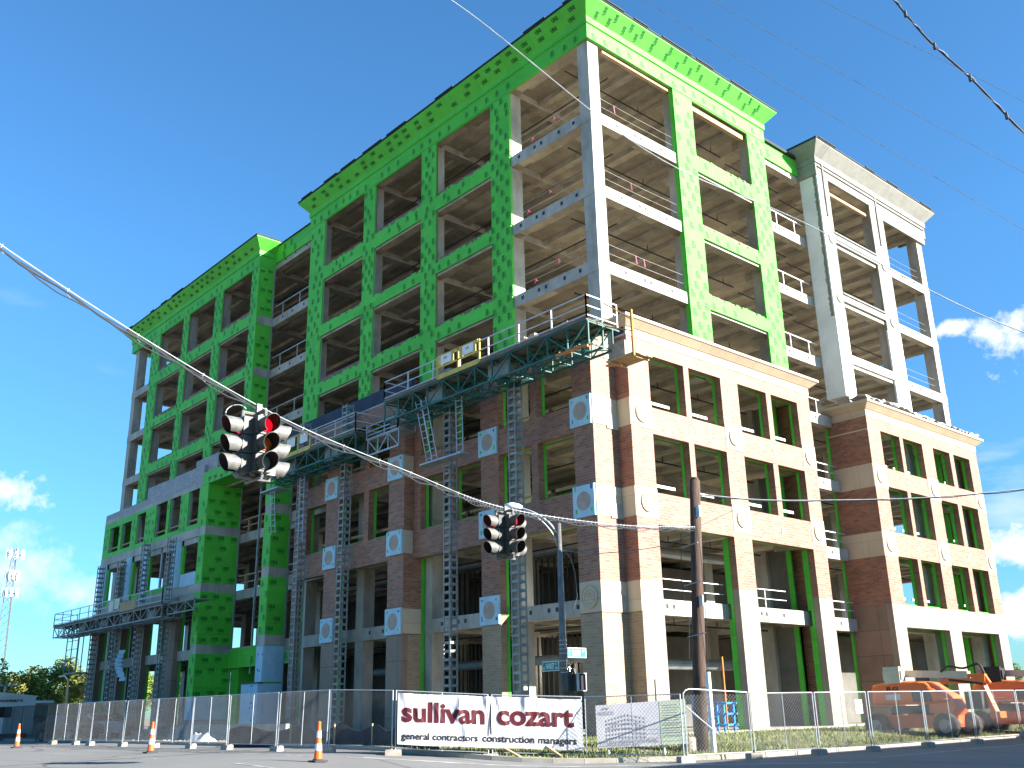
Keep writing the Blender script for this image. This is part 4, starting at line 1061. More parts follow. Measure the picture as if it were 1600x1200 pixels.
# ================================================================== CONES
def cone(x, y, lab, h=1.05):
    r = thing('traffic_cone', lab, 'traffic cone', (x, y, G(x, y) + .012), 'orange and white traffic cones in the street')
    m = MB(); n = 20
    rad = lambda t: .125 * (1 - t) + .035 * t
    cuts = [0.06, .28, .45, .60, .76, .93, 1.0]; 
    for k in range(len(cuts) - 1):
        m.tube([(0, 0, h * cuts[k]), (0, 0, h * cuts[k + 1])], [rad(cuts[k]), rad(cuts[k + 1])], n, mi=1 if k in (1, 3) else 0)
    m.tube([(0, 0, h * .93), (0, 0, h * .97), (0, 0, h)], [.05, .05, .03], n)
    m.build('cone_body', [CONEO, CONEW], r, local=True)
    m = MB(); m.box(-.2, .2, -.2, .2, 0, .045); m.tube([(0, 0, .04), (0, 0, .085)], [.17, .135], 8); m.build('rubber_base', TYRE, r, local=True)
cone(4.54, -17.41, 'nearest and tallest looking traffic cone, left of the white banner', 1.06)
cone(-6.47, -17.6, 'middle traffic cone in front of the entrance fence', 1.05)
cone(-20.9, -17.9, 'farthest traffic cone at the left edge of the street', 1.05)

# ================================================================== SIGNALS, POLES, WIRES
def crom(pts, n=8):
    P = [Vector(p) for p in pts]; P = [P[0] * 2 - P[1]] + P + [P[-1] * 2 - P[-2]]; out = []
    for i in range(1, len(P) - 2):
        for k in range(n):
            t = k / n
            out.append(.5 * ((2 * P[i]) + (P[i + 1] - P[i - 1]) * t + (2 * P[i - 1] - 5 * P[i] + 4 * P[i + 1] - P[i + 2]) * t * t + (3 * P[i] - P[i - 1] - 3 * P[i + 1] + P[i + 2]) * t ** 3))
    out.append(P[-2]); return out
def signal(x, y, ztop, zh, sec, lab, lit, faces=(0, 1, 2, 3)):
    r = thing('traffic_signal', lab, 'traffic signal', (x, y, ztop))
    m = MB(); H = sec * 3
    m.tube([(0, 0, -.05), (0, 0, -(ztop - zh) + .12)], .035, 8); m.box(-.06, .06, -.05, .05, -.12, .06)
    m.tube([(-.3, 0, -(ztop - zh) + .13), (.3, 0, -(ztop - zh) + .13)], .035, 8); m.tube([(0, -.3, -(ztop - zh) + .10), (0, .3, -(ztop - zh) + .10)], .035, 8)
    zt = -(ztop - zh)
    m.tube([(-.3, 0, zt - H - .08), (.3, 0, zt - H - .08)], .03, 8); m.tube([(0, -.3, zt - H - .06), (0, .3, zt - H - .06)], .03, 8)
    for a, b in ((.3, 0), (-.3, 0), (0, .3), (0, -.3)): m.tube([(a, b, zt + .13), (a, b, zt)], .035, 8); m.tube([(a, b, zt - H - .08), (a, b, zt - H)], .03, 8)
    m.build('hanger', SIGY, r, local=True)
    m = MB(); c_, s2 = math.cos(R_(-42)), math.sin(R_(-42))
    P3 = lambda u, o, z: (u * c_ - o * s2 + .05, u * s2 * -1 * -1 + o * c_ - .05, z)
    m.add([P3(u, o, zt + z) for o in (-.05, .03) for u, z in ((-.075, -H), (.075, -H), (.075, 0), (-.075, 0))], [(0, 1, 2, 3), (7, 6, 5, 4), (0, 4, 5, 1), (1, 5, 6, 2), (2, 6, 7, 3), (3, 7, 4, 0)], 0)
    for k in range(12):
        for u in (-.035, 0, .035): m.add([P3(u + a, -.054, zt - H * (k + b) / 12) for a, b in ((-.005, .15), (.005, .15), (.005, .85), (-.005, .85))], [(0, 1, 2, 3)], 1)
    m.build('terminal_cover', [SIGY, SIGB], r, local=True)
    for fi, (fx, fy) in enumerate([(0, -1), (1, 0), (0, 1), (-1, 0)]):
        if fi not in faces: continue
        f = Vector((fx, fy, 0)); s_ = Vector((-fy, fx, 0)); c0 = f * .28
        def T(a, b, c): return c0 + f * a + s_ * b + Vector((0, 0, zt + c))
        def bx(m, a0, a1, b0, b1, c0_, c1_, mi=0):
            vs = [T(a, b, c) for c in (c0_, c1_) for a, b in ((a0, b0), (a1, b0), (a1, b1), (a0, b1))]
            m.add(vs, [(0, 3, 2, 1), (4, 5, 6, 7), (0, 1, 5, 4), (1, 2, 6, 5), (2, 3, 7, 6), (3, 0, 4, 7)], mi)
        m = MB(); w = sec * .46
        for k in range(3): bx(m, -.12, .06, -w, w, -sec * (k + 1) + .012, -sec * k - .008)
        bx(m, -.14, -.12, -w * .45, w * .45, -H + .03, -.03)
        for k in range(9): bx(m, -.15, -.14, -w * .33, -w * .05, -H * (k + .9) / 9.2 , -H * (k + .25) / 9.2, 1); bx(m, -.15, -.14, w * .05, w * .33, -H * (k + .9) / 9.2, -H * (k + .25) / 9.2, 1)
        hd = m.build('signal_head', [SIGY if fi in (2, 3) else SIGB, SIGB], r, local=True)
        for k in range(3):
            cz = -sec * (k + .5); R0 = sec * .44
            m = MB(); n = 22; vs = []; L_ = sec * .95
            for j in range(n + 1):
                a = R_(-62) + R_(304) * j / n
                for (aa, rr) in ((.06, R0), (.06 + L_ * (1 - .0), R0 * 1.02), (.06 + L_, R0 * .94), (.062, R0 * .93)):
                    vs.append(T(aa if aa < .1 else .06 + L_ * (.8 + .2 * math.sin(a)), math.cos(a) * rr, cz + math.sin(a) * rr))
            fs = []; ms = []
            for j in range(n):
                for q in range(3): fs.append((j * 4 + q, (j + 1) * 4 + q, (j + 1) * 4 + q + 1, j * 4 + q + 1)); ms.append(0 if q < 2 else 1)
            b0 = len(m.v); m.v += [tuple(v) for v in vs]; m.f += fs; m.m += ms
            m.build('visor', [SIGB if fi == 1 else SIGY, SIGIN], hd, local=True)
            m = MB(); m.tube([T(.055, 0, cz), T(.075, 0, cz), T(.085, 0, cz)], [R0 * .9, R0 * .8, R0 * .3], 20)
            mt = [lit if fi in (1, ) else LREDD, LAMB, LGRN][k]
            m.build('lens', mt, hd, local=True)
    return r
signal(13.58, -24.4, 7.12, 6.88, .35, 'near traffic signal with a lit red lamp hanging before the green sheathing', LRED)
signal(10.9, -16.0, 6.62, 6.42, .335, 'far traffic signal hanging before the brick wall beside the street light arm', LREDD)
def wire(pts, r, mt, name, lab, cat='cable', n=8, sides=5, group=None):
    m = MB(); m.tube(crom(pts, n), r, sides); o = m.build(name, mt); return tag(o, lab, cat, group)
SP = [(16.0, -31.8, 9.2), (15.2, -29.4, 8.25), (13.58, -24.4, 7.16), (12.2, -19.9, 6.78), (10.9, -16.0, 6.65), (9.8, -10.5, 6.95), (8.66, -5.15, 7.6)]
c1 = thing('span_wire', 'bright steel strand with a lashed black cable carrying both traffic signals', 'cable', SP[0])
m = MB(); cp = crom(SP, 14); m.tube(cp, .0085, 6); m.build('strand', LCABLE, c1)
m = MB()
for ph, rr, sag in ((0, .017, .10), (2.1, .011, .16), (4, .009, .08)):
    q = []
    for i, p in enumerate(cp):
        s_ = math.sin(i * .72 + ph); q.append(p - Vector((0, 0, sag * (.45 + .55 * s_ * s_) * (1 if i > 26 else .95))))
    m.tube(q, rr, 6)
m.build('lashed_cable', CABLE, c1)
m = MB()
for i in range(0, len(cp) * 2):
    if i < 100 and i % 7: continue
    p = cp[min(i // 2, len(cp) - 1)].lerp(cp[min(i // 2 + 1, len(cp) - 1)], .5 * (i % 2)); m.tube([p + Vector((0, 0, .03)), p - Vector((.0, .03, .06)), p - Vector((0, -.03, .12))], .008, 4)
for k in range(14):
    a0, a1 = R_(k * 27), R_((k + 1) * 27); ctr = Vector((13.42, -24.75, 6.98))
    m.tube([ctr + Vector((.1 * math.cos(a) + .02 * math.sin(k), .16 * math.cos(a), .17 * math.sin(a))) for a in (a0, (a0 + a1) / 2, a1)], .01, 4)
m.build('cable_ring', LCABLE, c1)
# wooden pole
r = thing('utility_pole', 'leaning brown wooden utility pole cut off at the top', 'utility pole', (8.29, -5.42, G(8.29, -5.42)))
m = MB(); m.tube([(8.29, -5.42, .0), (8.42, -5.33, 3), (8.55, -5.22, 6.2), (8.68, -5.11, 9.25)], [.235, .22, .20, .18], 14); m.tube([(8.68, -5.11, 9.24), (8.69, -5.1, 9.36)], [.18, .11], 9); m.build('shaft', POLEW, r, smooth=True)
m = MB(); m.tube([(8.62, -5.6, 7.6), (8.5, -5.3, 7.7)], .03, 6); m.box(8.72, 8.84, -5.42, -5.36, 4.9, 5.25); m.box(8.8, 8.95, -5.35, -5.25, 7.9, 8.3)
for z in (2.2, 3.9, 5.6, 6.9): m.tube([(8.2, -5.55, z), (8.9, -5.5, z + .1)], .02, 5)
m.build('pole_hardware', STUD, r)
m = MB(); m.tube([(8.78, -5.42, 8.2), (8.95, -5.45, 6.5), (8.98, -5.5, 4.5), (8.86, -5.45, 2.7)], .012, 5); m.tube([(8.74, -5.4, 7.5), (8.68, -5.45, 5), (8.82, -5.45, 2.7)], .012, 5); m.tube([(8.2, -5.5, 7.4), (8.16, -5.62, 5.8), (8.35, -5.6, 4.4), (8.28, -5.65, 3.2)], .012, 5)
m.build('ground_wire', CABLE, r)
m = MB(); m.tube([(8.86, -5.48, .1), (8.84, -5.46, 2.75)], .09, 8); m.build('cable_guard', WHT, r)
m = MB(); m.tube([(8.15, -5.85, .1), (8.15, -5.85, .72)], .27, 16); m.tube([(8.15, -5.85, .72), (8.15, -5.85, .76)], .24, 16)
tag(m.build('concrete_bollard', BLOCK, smooth=False), 'short round concrete bollard at the foot of the wooden pole', 'bollard')
# street light
LPx, LPy = 3.97, -7.28
r = thing('street_light', 'slim grey steel street light with a curved twin arm to the left', 'street light', (LPx, LPy, .35))
m = MB(); m.tube([(LPx - .02, LPy - .03, .3), (LPx, LPy, 4), (LPx, LPy, 8.2)], [.15, .125, .085], 14); m.box(LPx - .2, LPx + .2, LPy - .2, LPy + .2, .3, .42); m.build('pole', POLEM, r, smooth=True)
m = MB(); m.tube(crom([(LPx, LPy, 7.75), (LPx - .25, LPy - .27, 8.25), (LPx - .6, LPy - .65, 8.62), (LPx - 1.0, LPy - 1.08, 8.84)], 5), .035, 6); m.tube(crom([(LPx, LPy, 6.9), (LPx - .12, LPy - .12, 7.7), (LPx - .42, LPy - .45, 8.3), (LPx - .85, LPy - .9, 8.74)], 5), .025, 6); m.build('arm', STUD, r)
m = MB(); a = Vector((LPx - .9, LPy - .97, 8.84)); b = Vector((LPx - 1.35, LPy - 1.45, 8.93)); m.tube([a, a.lerp(b, .2), a.lerp(b, .6), b], [.05, .11, .14, .06], 12); m.build('luminaire', WHT, r, smooth=True)
m = MB()
for z in (2.9, 3.05, 3.3, 3.55, 3.7, 3.85, 4.0): m.tube([(LPx, LPy, z), (LPx, LPy, z + .03)], .14, 14)
m.build('banding', STUD, r)
def blade_sign(lab, p, ux, w, h, txts):
    r = thing('street_sign', lab, 'street sign', p); ux = Vector(ux); n = Vector((ux.y, -ux.x, 0)); p = Vector(p)
    m = MB(); q = lambda u, z, o: p + ux * u + Vector((0, 0, z)) + n * o
    def slab(m, u0, u1, z0, z1, o0, o1):
        m.add([q(u, z, o) for o in (o0, o1) for u, z in ((u0, z0), (u1, z0), (u1, z1), (u0, z1))], [(0, 3, 2, 1), (4, 5, 6, 7), (0, 1, 5, 4), (1, 2, 6, 5), (2, 3, 7, 6), (3, 0, 4, 7)])
    slab(m, 0, w, 0, h, -.01, .01); m.build('border_plate', SIGNW, r)
    m = MB(); slab(m, .025, w - .025, .025, h - .025, -.013, .013); m.build('sign_plate', SIGNG, r)
    m = MB()
    for t, u, z, tw, th in txts: put_text(m, t, q(u, z, .018), ux, (0, 0, 1), tw, th, .02, 0, 2)
    m.build('lettering', SIGNW, r)
blade_sign('green MARKET street sign on the left of the street light pole', (LPx - .95, LPy - .13, 2.98), (1, 0, 0), .85, .34, [('E', .07, .06, .06, .09), ('ST', .66, .19, .09, .08), ('MARKET', .2, .07, .42, .2), ('200', .66, .06, .12, .07)])
blade_sign('green FLOYD street sign on the right of the street light pole', (LPx + .15, LPy + .05, 3.42), (0, 1, 0), .95, .34, [('N', .07, .18, .06, .09), ('ST', .76, .19, .09, .08), ('FLOYD', .24, .07, .42, .2), ('1', .08, .06, .03, .09)])
r = thing('pedestrian_signal', 'black pedestrian signal with a grey visor beside the street light pole', 'pedestrian signal', (4.35, -6.95, 2.4))
m = MB(); m.box(4.12, 4.52, -7.2, -6.85, 2.3, 2.85); m.box(4.1, 4.3, -7.42, -7.2, 2.25, 2.9); m.build('housing', SIGB, r)
m = MB(); m.box(4.52, 4.62, -7.22, -7.18, 2.3, 2.85); m.box(4.52, 4.62, -6.86, -6.82, 2.3, 2.85); m.box(4.52, 4.64, -7.22, -6.82, 2.85, 2.88); m.box(4.52, 4.6, -7.22, -6.82, 2.27, 2.3); m.build('visor', STUD, r)
m = MB(); m.box(4.525, 4.54, -7.17, -6.88, 2.32, 2.83); m.build('lens', SIGIN, r)
m = MB(); m.tube([(LPx, LPy, 3.0), (4.3, -7.1, 3.02), (4.3, -7.05, 2.85)], .035, 6); m.tube([(LPx, LPy, 2.2), (4.3, -7.1, 2.2), (4.3, -7.05, 2.3)], .03, 6); m.tube([(4.42, -7.2, 2.3), (4.42, -7.2, 1.4)], .02, 6); m.build('bracket', POLEM, r)
# loose wires
wire([(8.6, -20.9, 24.0), (12.4, -18.9, 20.0), (14.6, -13.8, 16.3), (16.3, -9.1, 15.0), (20.0, -4.1, 11.6), (25, 3, 9.5)], .016, LCABLE, 'service_wire', 'twisted service wire crossing the corner tower from top left to right', n=10)
wire([(-7.7, 14.4, 50.9), (1.4, 22.7, 39.8), (10.0, 28.4, 29.5), (16, 33, 22)], .016, POLEM, 'overhead_wire', 'faint wire crossing the sky just above the white tower, lowest of three', group='faint wires in the sky')
wire([(-3.7, 17.4, 49.8), (3.4, 23, 41.5), (10.6, 28.6, 33.4), (18, 34, 25)], .016, POLEM, 'overhead_wire', 'faint wire crossing the sky in the middle of the three', group='faint wires in the sky')
wire([(-2, 17.5, 53), (2.6, 21.0, 47.7), (11.4, 28.8, 38.3), (20, 37, 28)], .016, POLEM, 'overhead_wire', 'faint wire highest in the sky, nearest the thick black cable', group='faint wires in the sky')
r = thing('overhead_cable', 'thick black and silver twisted cable across the top right corner of the sky', 'cable', (22.4, -13.5, 15.5))
cp2 = crom([(21.7, -14.3, 17.4), (22.0, -14.0, 16.6), (22.4, -13.5, 15.5), (23.0, -13.0, 14.3), (23.6, -12.4, 12.9), (24.6, -11.5, 10.8)], 12)
m = MB(); m.tube(cp2, .022, 6); m.build('conductor', CABLE, r)
m = MB(); m.tube([p + Vector((.03 * math.cos(i * .9), 0, .035 * math.sin(i * .9))) for i, p in enumerate(cp2)], .012, 5); m.build('messenger', LCABLE, r)
m = MB()
for i in range(8, len(cp2), 9): m.tube([cp2[i] - Vector((0, 0, .09)), cp2[i] + Vector((.0, .0, .06))], .035, 6)
m.build('spacer', CABLE, r)
r = thing('overhead_cable', 'lashed cable running level from the wooden pole to the right edge', 'cable', (8.8, -5, 8.7))
cp3 = crom([(8.75, -5.05, 8.75), (10.2, -3.5, 8.5), (11.9, -1.7, 8.42), (14.3, .3, 8.35), (16.8, 2.2, 8.45), (22, 6.5, 8.9)], 10)
m = MB(); m.tube(cp3, .02, 6); m.build('strand', LCABLE, r)
m = MB(); m.tube([p + Vector((0, .02 * math.cos(i), -.035 + .015 * math.sin(i * 1.1))) for i, p in enumerate(cp3)], .016, 5); m.build('conductor', CABLE, r)
wire([(4.05, -7.2, 7.2), (5.2, -6.9, 6.98), (6.3, -6.5, 6.93), (7.6, -5.7, 7.05), (8.45, -5.3, 7.35)], .014, WIRE, 'tether_wire', 'thin drooping wire with clips between the street light and the wooden pole')
m = MB(); m.tube([(4.15, -7.2, 7.15), (4.35, -7.1, 6.9), (4.5, -7.05, 6.3), (4.5, -7.0, 5.5), (4.35, -7.05, 5.1)], .012, 5); tag(m.build('hanging_wire', WIRE), 'loose wire end hanging just right of the street light pole', 'cable')
wire([(8.66, -5.13, 7.6), (9.5, -3.8, 8.3), (10.4, -2.6, 9.6)][:2], .012, WIRE, 'guy_wire', 'short guy wire at the top of the wooden pole')
DECK = mat('weathered_deck_planks', (0.20, 0.17, 0.13), (0.10, 0.09, 0.075), 0.9, 2, stretch=(.6, 4, 4))
# ================================================================== MAST CLIMBING PLATFORMS
def mast(r, x, y, z0, z1, s=.46):
    x -= .5; y = -2.1
    m = MB(); h = s / 2; w = .06
    for a in (-h, h):
        for b in (-h, h): m.box(x + a - w / 2, x + a + w / 2, y + b - w / 2, y + b + w / 2, z0, z1)
    z = z0 + .05; k = 0
    while z < z1:
        e = .012
        for a in (-h, h):
            m.box(x - h + w / 2, x + h - w / 2, y + a - w / 2 + e, y + a + w / 2 - e, z, z + .12)
            m.box(x + a - w / 2 + e, x + a + w / 2 - e, y - h + w / 2, y + h - w / 2, z, z + .12)
        z += .40; k += 1
    m.build('mast', MAST, r)
    m = MB(); m.box(x - .75, x + .75, y - .7, y + .7, z0 - .3, z0 + .1); m.box(x - .4, x + .4, y - .4, y + .4, z0 + .1, z0 + .35); m.build('mast_base', MAST, r)
def truss(m, x0, x1, y, z0, z1, n, r=.035):
    m.bar((x0, y, z0), (x1, y, z0), .09); m.bar((x0, y, z1), (x1, y, z1), .09)
    for k in range(n + 1):
        u = x0 + (x1 - x0) * k / n; m.bar((u, y, z0), (u, y, z1), r * 1.7)
        if k < n:
            v = x0 + (x1 - x0) * (k + 1) / n
            if k % 2: m.bar((u, y, z0), (v, y, z1), r * 1.5)
            else: m.bar((u, y, z1), (v, y, z0), r * 1.5)
def rails(m, pts, z, h=1.1, step=2.2, w=.05):
    for a, b in zip(pts[:-1], pts[1:]):
        a = Vector((*a, z)); b = Vector((*b, z)); n = max(1, round((b - a).length / step))
        for hh in (h, h * .55, .16): m.bar(a + Vector((0, 0, hh)), b + Vector((0, 0, hh)), w * (1 if hh == h else .75), w * (1 if hh < .2 and False else 1))
        for k in range(n + 1): p = a.lerp(b, k / n); m.bar(p, p + Vector((0, 0, h + .02)), w * 1.15)
def climber(lab, x0, x1, zd, masts, yo=-3.7, yi=-1.75, depth=1.15, gcol=GSTEEL, ext=()):
    r = thing('mast_climber', lab, 'work platform', (masts[0][0], -2.6, .6))
    for mx, mt_ in masts: mast(r, mx, -2.55, .75, mt_)
    m = MB(); n = max(4, int((x1 - x0) / 1.25))
    truss(m, x0, x1, yo + .06, zd - depth, zd - .12, n); truss(m, x0, x1, yi - .35, zd - depth, zd - .12, n); truss(m, x0, x1, (yo + yi) / 2, zd - depth, zd - .12, n)
    for k in range(n): u = x0 + (x1 - x0) * k / n; v = x0 + (x1 - x0) * (k + 1) / n; m.bar((u, yo + .06, zd - depth), (v, yi - .35, zd - depth), .045); m.bar((u, yi - .35, zd - .2), (v, yo + .1, zd - .2), .04)
    for k in range(n + 1):
        u = x0 + (x1 - x0) * k / n; m.bar((u, yo + .06, zd - depth), (u, yi - .35, zd - depth), .05); m.bar((u, yo + .06, zd - .14), (u, yi + .1, zd - .14), .06)
        if k % 2: m.bar((u, yo + .06, zd - depth), (u, yi - .35, zd - .14), .05)
    for k in range(n * 2): u = random.uniform(x0, x1 - 1); m.bar((u, random.uniform(yo + .2, yi - .2), zd - depth + .05), (u + random.uniform(-.8, 1.2), random.uniform(yo, yi), zd - .3 - random.random() * .5), .035)
    m.build('truss', gcol, r)
    m = MB(); nb = 7
    for k in range(nb):
        ya = yo + (yi - yo) * k / nb; L = x0
        while L < x1 - .05:
            e = min(x1, L + random.uniform(2.4, 4)); m.box(L, e - .015, ya, ya + (yi - yo) / nb - .015, zd - .055 + random.uniform(-.006, .006), zd + random.uniform(-.004, .01)); L = e
    # cross planks that reach to the wall
    k = x0 + .4
    while k < x1 - .3:
        if not any(abs(k - mm[0]) < .6 for mm in masts): m.box(k, k + .24, yi - .1, yi + random.uniform(.05, .18), zd - .12, zd - .06)
        k += random.uniform(.5, 1.5)
    m.build('deck', DECK, r)
    m = MB(); rails(m, [(x0, yi), (x0, yo), (x1, yo), (x1, yi)], zd); m.build('guard_rail', RAILW, r)
    m = MB(); m.box(x0, x1, yo - .03, yo - .01, zd - .08, zd + .1); m.build('toe_board', DECK, r)
    for mx, mt_ in masts:
        m = MB(); mx -= .5; m.box(mx - .75, mx + .75, -3.15, -3.0, zd - .9, zd + .2); m.box(mx - .55, mx - .38, -3.1, -2.0, zd - .9, zd + .1); m.box(mx + .38, mx + .55, -3.1, -2.0, zd - .9, zd + .1); m.build('drive_unit', MAST, r)
    return r
def placard(m, x0, x1, y, z0, z1): m.box(x0, x1, y - .02, y, z0, z1)
# --- upper right platform
r = climber('highest mast climbing platform with dark green truss and yellow guard panels, at the corner', -12.9, 2.5, 17.78, [(-8.6, 18.9), (-3.55, 18.3)])
m = MB()
for x in (-8.1, -6.4, -4.75): m.box(x, x + .1, -3.8, -3.74, 17.75, 18.95)
m.box(-8.0, -4.8, -3.8, -3.75, 18.88, 18.98); m.box(-8.0, -4.8, -3.8, -3.75, 18.3, 18.38); m.box(-8.0, -4.8, -3.79, -3.75, 17.7, 17.95)
for x in (-7.95, -7.0, -6.25, -5.25): m.box(x, x + .3, -3.79, -3.76, 18.4, 18.88)
m.build('guard_panel', YEL, r)
m = MB(); placard(m, -7.7, -6.85, -3.8, 18.42, 18.9); placard(m, -5.95, -5.1, -3.8, 18.42, 18.9); m.split('placard', WHT, r)
o = r
m = MB()
for x in (-7.35, -5.6): put_text(m, '1200', (x - .12, -3.826, 18.66), (1, 0, 0), (0, 0, 1), .28, .12, .01)
m.build('lettering', BLACK, o)
m = MB()   # ladder cage hanging under the platform and access frame
def ladder(m, p, q, w=.42, n=9, axis=Vector((1, 0, 0)), t=.045):
    p, q = Vector(p), Vector(q); m.bar(p - axis * w / 2, q - axis * w / 2, t); m.bar(p + axis * w / 2, q + axis * w / 2, t)
    for k in range(n): c = p.lerp(q, (k + .5) / n); m.bar(c - axis * w / 2, c + axis * w / 2, t * .7)
ladder(m, (-10.2, -3.4, 17.2), (-9.8, -2.9, 13.9)); ladder(m, (-9.6, -3.5, 17.2), (-9.1, -3.1, 13.9)); ladder(m, (-7.4, -2.9, 16.8), (-7.3, -2.9, 13.8), .5)
m.box(-10.3, -6.9, -3.2, -2.6, 13.75, 13.83); m.build('ladder', STUD, r)
m = MB(); m.box(2.5, 4.2, -2.6, -2.25, 15.95, 16.02); m.box(2.5, 4.15, -2.22, -1.85, 15.95, 16.02); m.box(2.5, 4.2, -1.82, -1.5, 15.95, 16.02); m.box(2.7, 2.8, -2.65, -1.5, 15.86, 15.94); m.box(3.9, 4.0, -2.65, -1.5, 15.86, 15.94); m.build('outrigger_planks', WOOD, r)
m = MB(); m.box(4.1, 4.19, -2.7, -2.61, 15.8, 17.9); m.bar((2.6, -2.65, 18.7), (4.2, -2.65, 17.4), .05); m.bar((2.6, -2.65, 17.6), (4.2, -2.65, 16.9), .05); m.bar((2.5, -2.6, 15.8), (3.4, -2.6, 15.6), .08)
for k in range(3): m.bar((.6 + k * .6, -3.75, 16.55 + k * .02), (1.5 + k * .5, -3.7, 16.5), .1)
m.split('guard_post', WOODO, r)
m = MB()
for x0_, y0_, s_ in ((.5, -3.0, .5), (2.6, -2.3, .75)): m.box(x0_, x0_ + s_, y0_, y0_ + s_, 17.79 if x0_ < 2 else 16.06, (17.79 if x0_ < 2 else 16.06) + s_ * 1.05)
tag(m.build('mortar_tub', BLOCK), 'pale mortar tubs standing at the corner end of the highest platform', 'tub')
m = MB()
for k in range(22):
    x = random.choice([-9.5, -7.2, -2.2, .3]) + random.uniform(-.55, .55); m.box(x, x + .35, -3.3 + random.uniform(0, .3), -2.95, 17.8 + .2 * (k % 3), 17.98 + .2 * (k % 3))
for k in range(12): x = random.uniform(-4, 2); m.bar((x, -3.2, 17.86 + random.random() * .2), (x + random.uniform(.4, 1.2), -2.4, 17.9 + random.random() * .3), .12, .05)
tag(m.build('masonry_stack', BLOCK), 'loose blocks and scraps heaped along the highest platform', 'blocks')
# --- middle platform
r = climber('middle mast climbing platform with yellow guard panels, behind the near traffic signal', -26.4, -15.7, 16.75, [(-23.6, 19.4), (-18.6, 19.4)], depth=1.0)
m = MB()
for x in (-23.6, -22.0, -20.6): m.box(x, x + .1, -3.8, -3.74, 16.75, 17.9)
m.box(-23.5, -20.6, -3.8, -3.75, 17.83, 17.92); m.box(-23.5, -20.6, -3.79, -3.75, 16.7, 16.95); m.build('guard_panel', YEL, r)
m = MB(); placard(m, -23.3, -22.3, -3.8, 17.25, 17.8); placard(m, -21.7, -20.8, -3.8, 17.25, 17.8); m.build('placard', WHT, r)
m = MB(); truss(m, -15.6, -12.6, -2.9, 15.4, 16.3, 3); m.box(-15.7, -12.5, -3.0, -1.8, 16.3, 16.36); rails(m, [(-15.6, -3.0), (-12.6, -3.0), (-12.6, -1.8)], 16.36, .7); ladder(m, (-26, -3.2, 15.6), (-25.7, -3.1, 12.4), .5); ladder(m, (-22.6, -3.0, 15.5), (-22.5, -3.0, 11.5), .5); m.box(-27.2, -25, -3.4, -2.4, 15.2, 15.27); m.build('side_bracket', STUD, r)
# --- far left platform
r = climber('long low mast climbing platform with dark truss at the far left end of the building', -64.0, -40.6, 9.5, [(-57.7, 14.3), (-52.9, 14.1), (-48.1, 14.9), (-43.1, 14.8)], depth=.95, gcol=MAST)
m = MB(); truss(m, -40.6, -36.2, -3.2, 8.7, 9.4, 3); m.box(-40.6, -36.2, -3.3, -2.0, 9.4, 9.46); m.box(-60.6, -57.4, -3.5, -2.6, 5.3, 5.4)
for x in (-60.5, -59.2, -57.6): m.bar((x, -3.5, 5.35), (x, -3.5, 8.6), .07); m.bar((x, -2.6, 5.35), (x, -2.6, 8.6), .07)
for z in (6, 6.6, 7.3, 8): m.bar((-60.5, -3.5, z), (-57.6, -3.5, z), .05)
ladder(m, (-50.3, -3.4, 8.6), (-50.2, -3.2, 5.6), .6); m.build('side_bracket', MAST, r)
m = MB(); m.box(-50.9, -49.9, -3.76, -3.73, 9.7, 10.5); m.box(-49.7, -48.7, -3.76, -3.73, 9.8, 10.6); m.build('placard', CREAM, r)
m = MB(); m.box(-48.5, -45.5, -3.75, -3.7, 9.5, 10.2); m.build('plywood_board', WOOD, r)
# loose foil roll hanging from the pier
m = MB()
for k in range(8):
    a0 = -51.6 + .05 * k; z = 6.9 - k * .3; o = .25 * math.sin(k * .5); m.quad((a0 - .8 - o, -2.0 - o, z), (a0 - o, -1.8 - o, z), (a0 - .05 - .25 * math.sin(k * .5 + .5), -1.8, z - .3), (a0 - .85, -2.0 - o, z - .3))
m.build('hanging_membrane', FOAM, B)

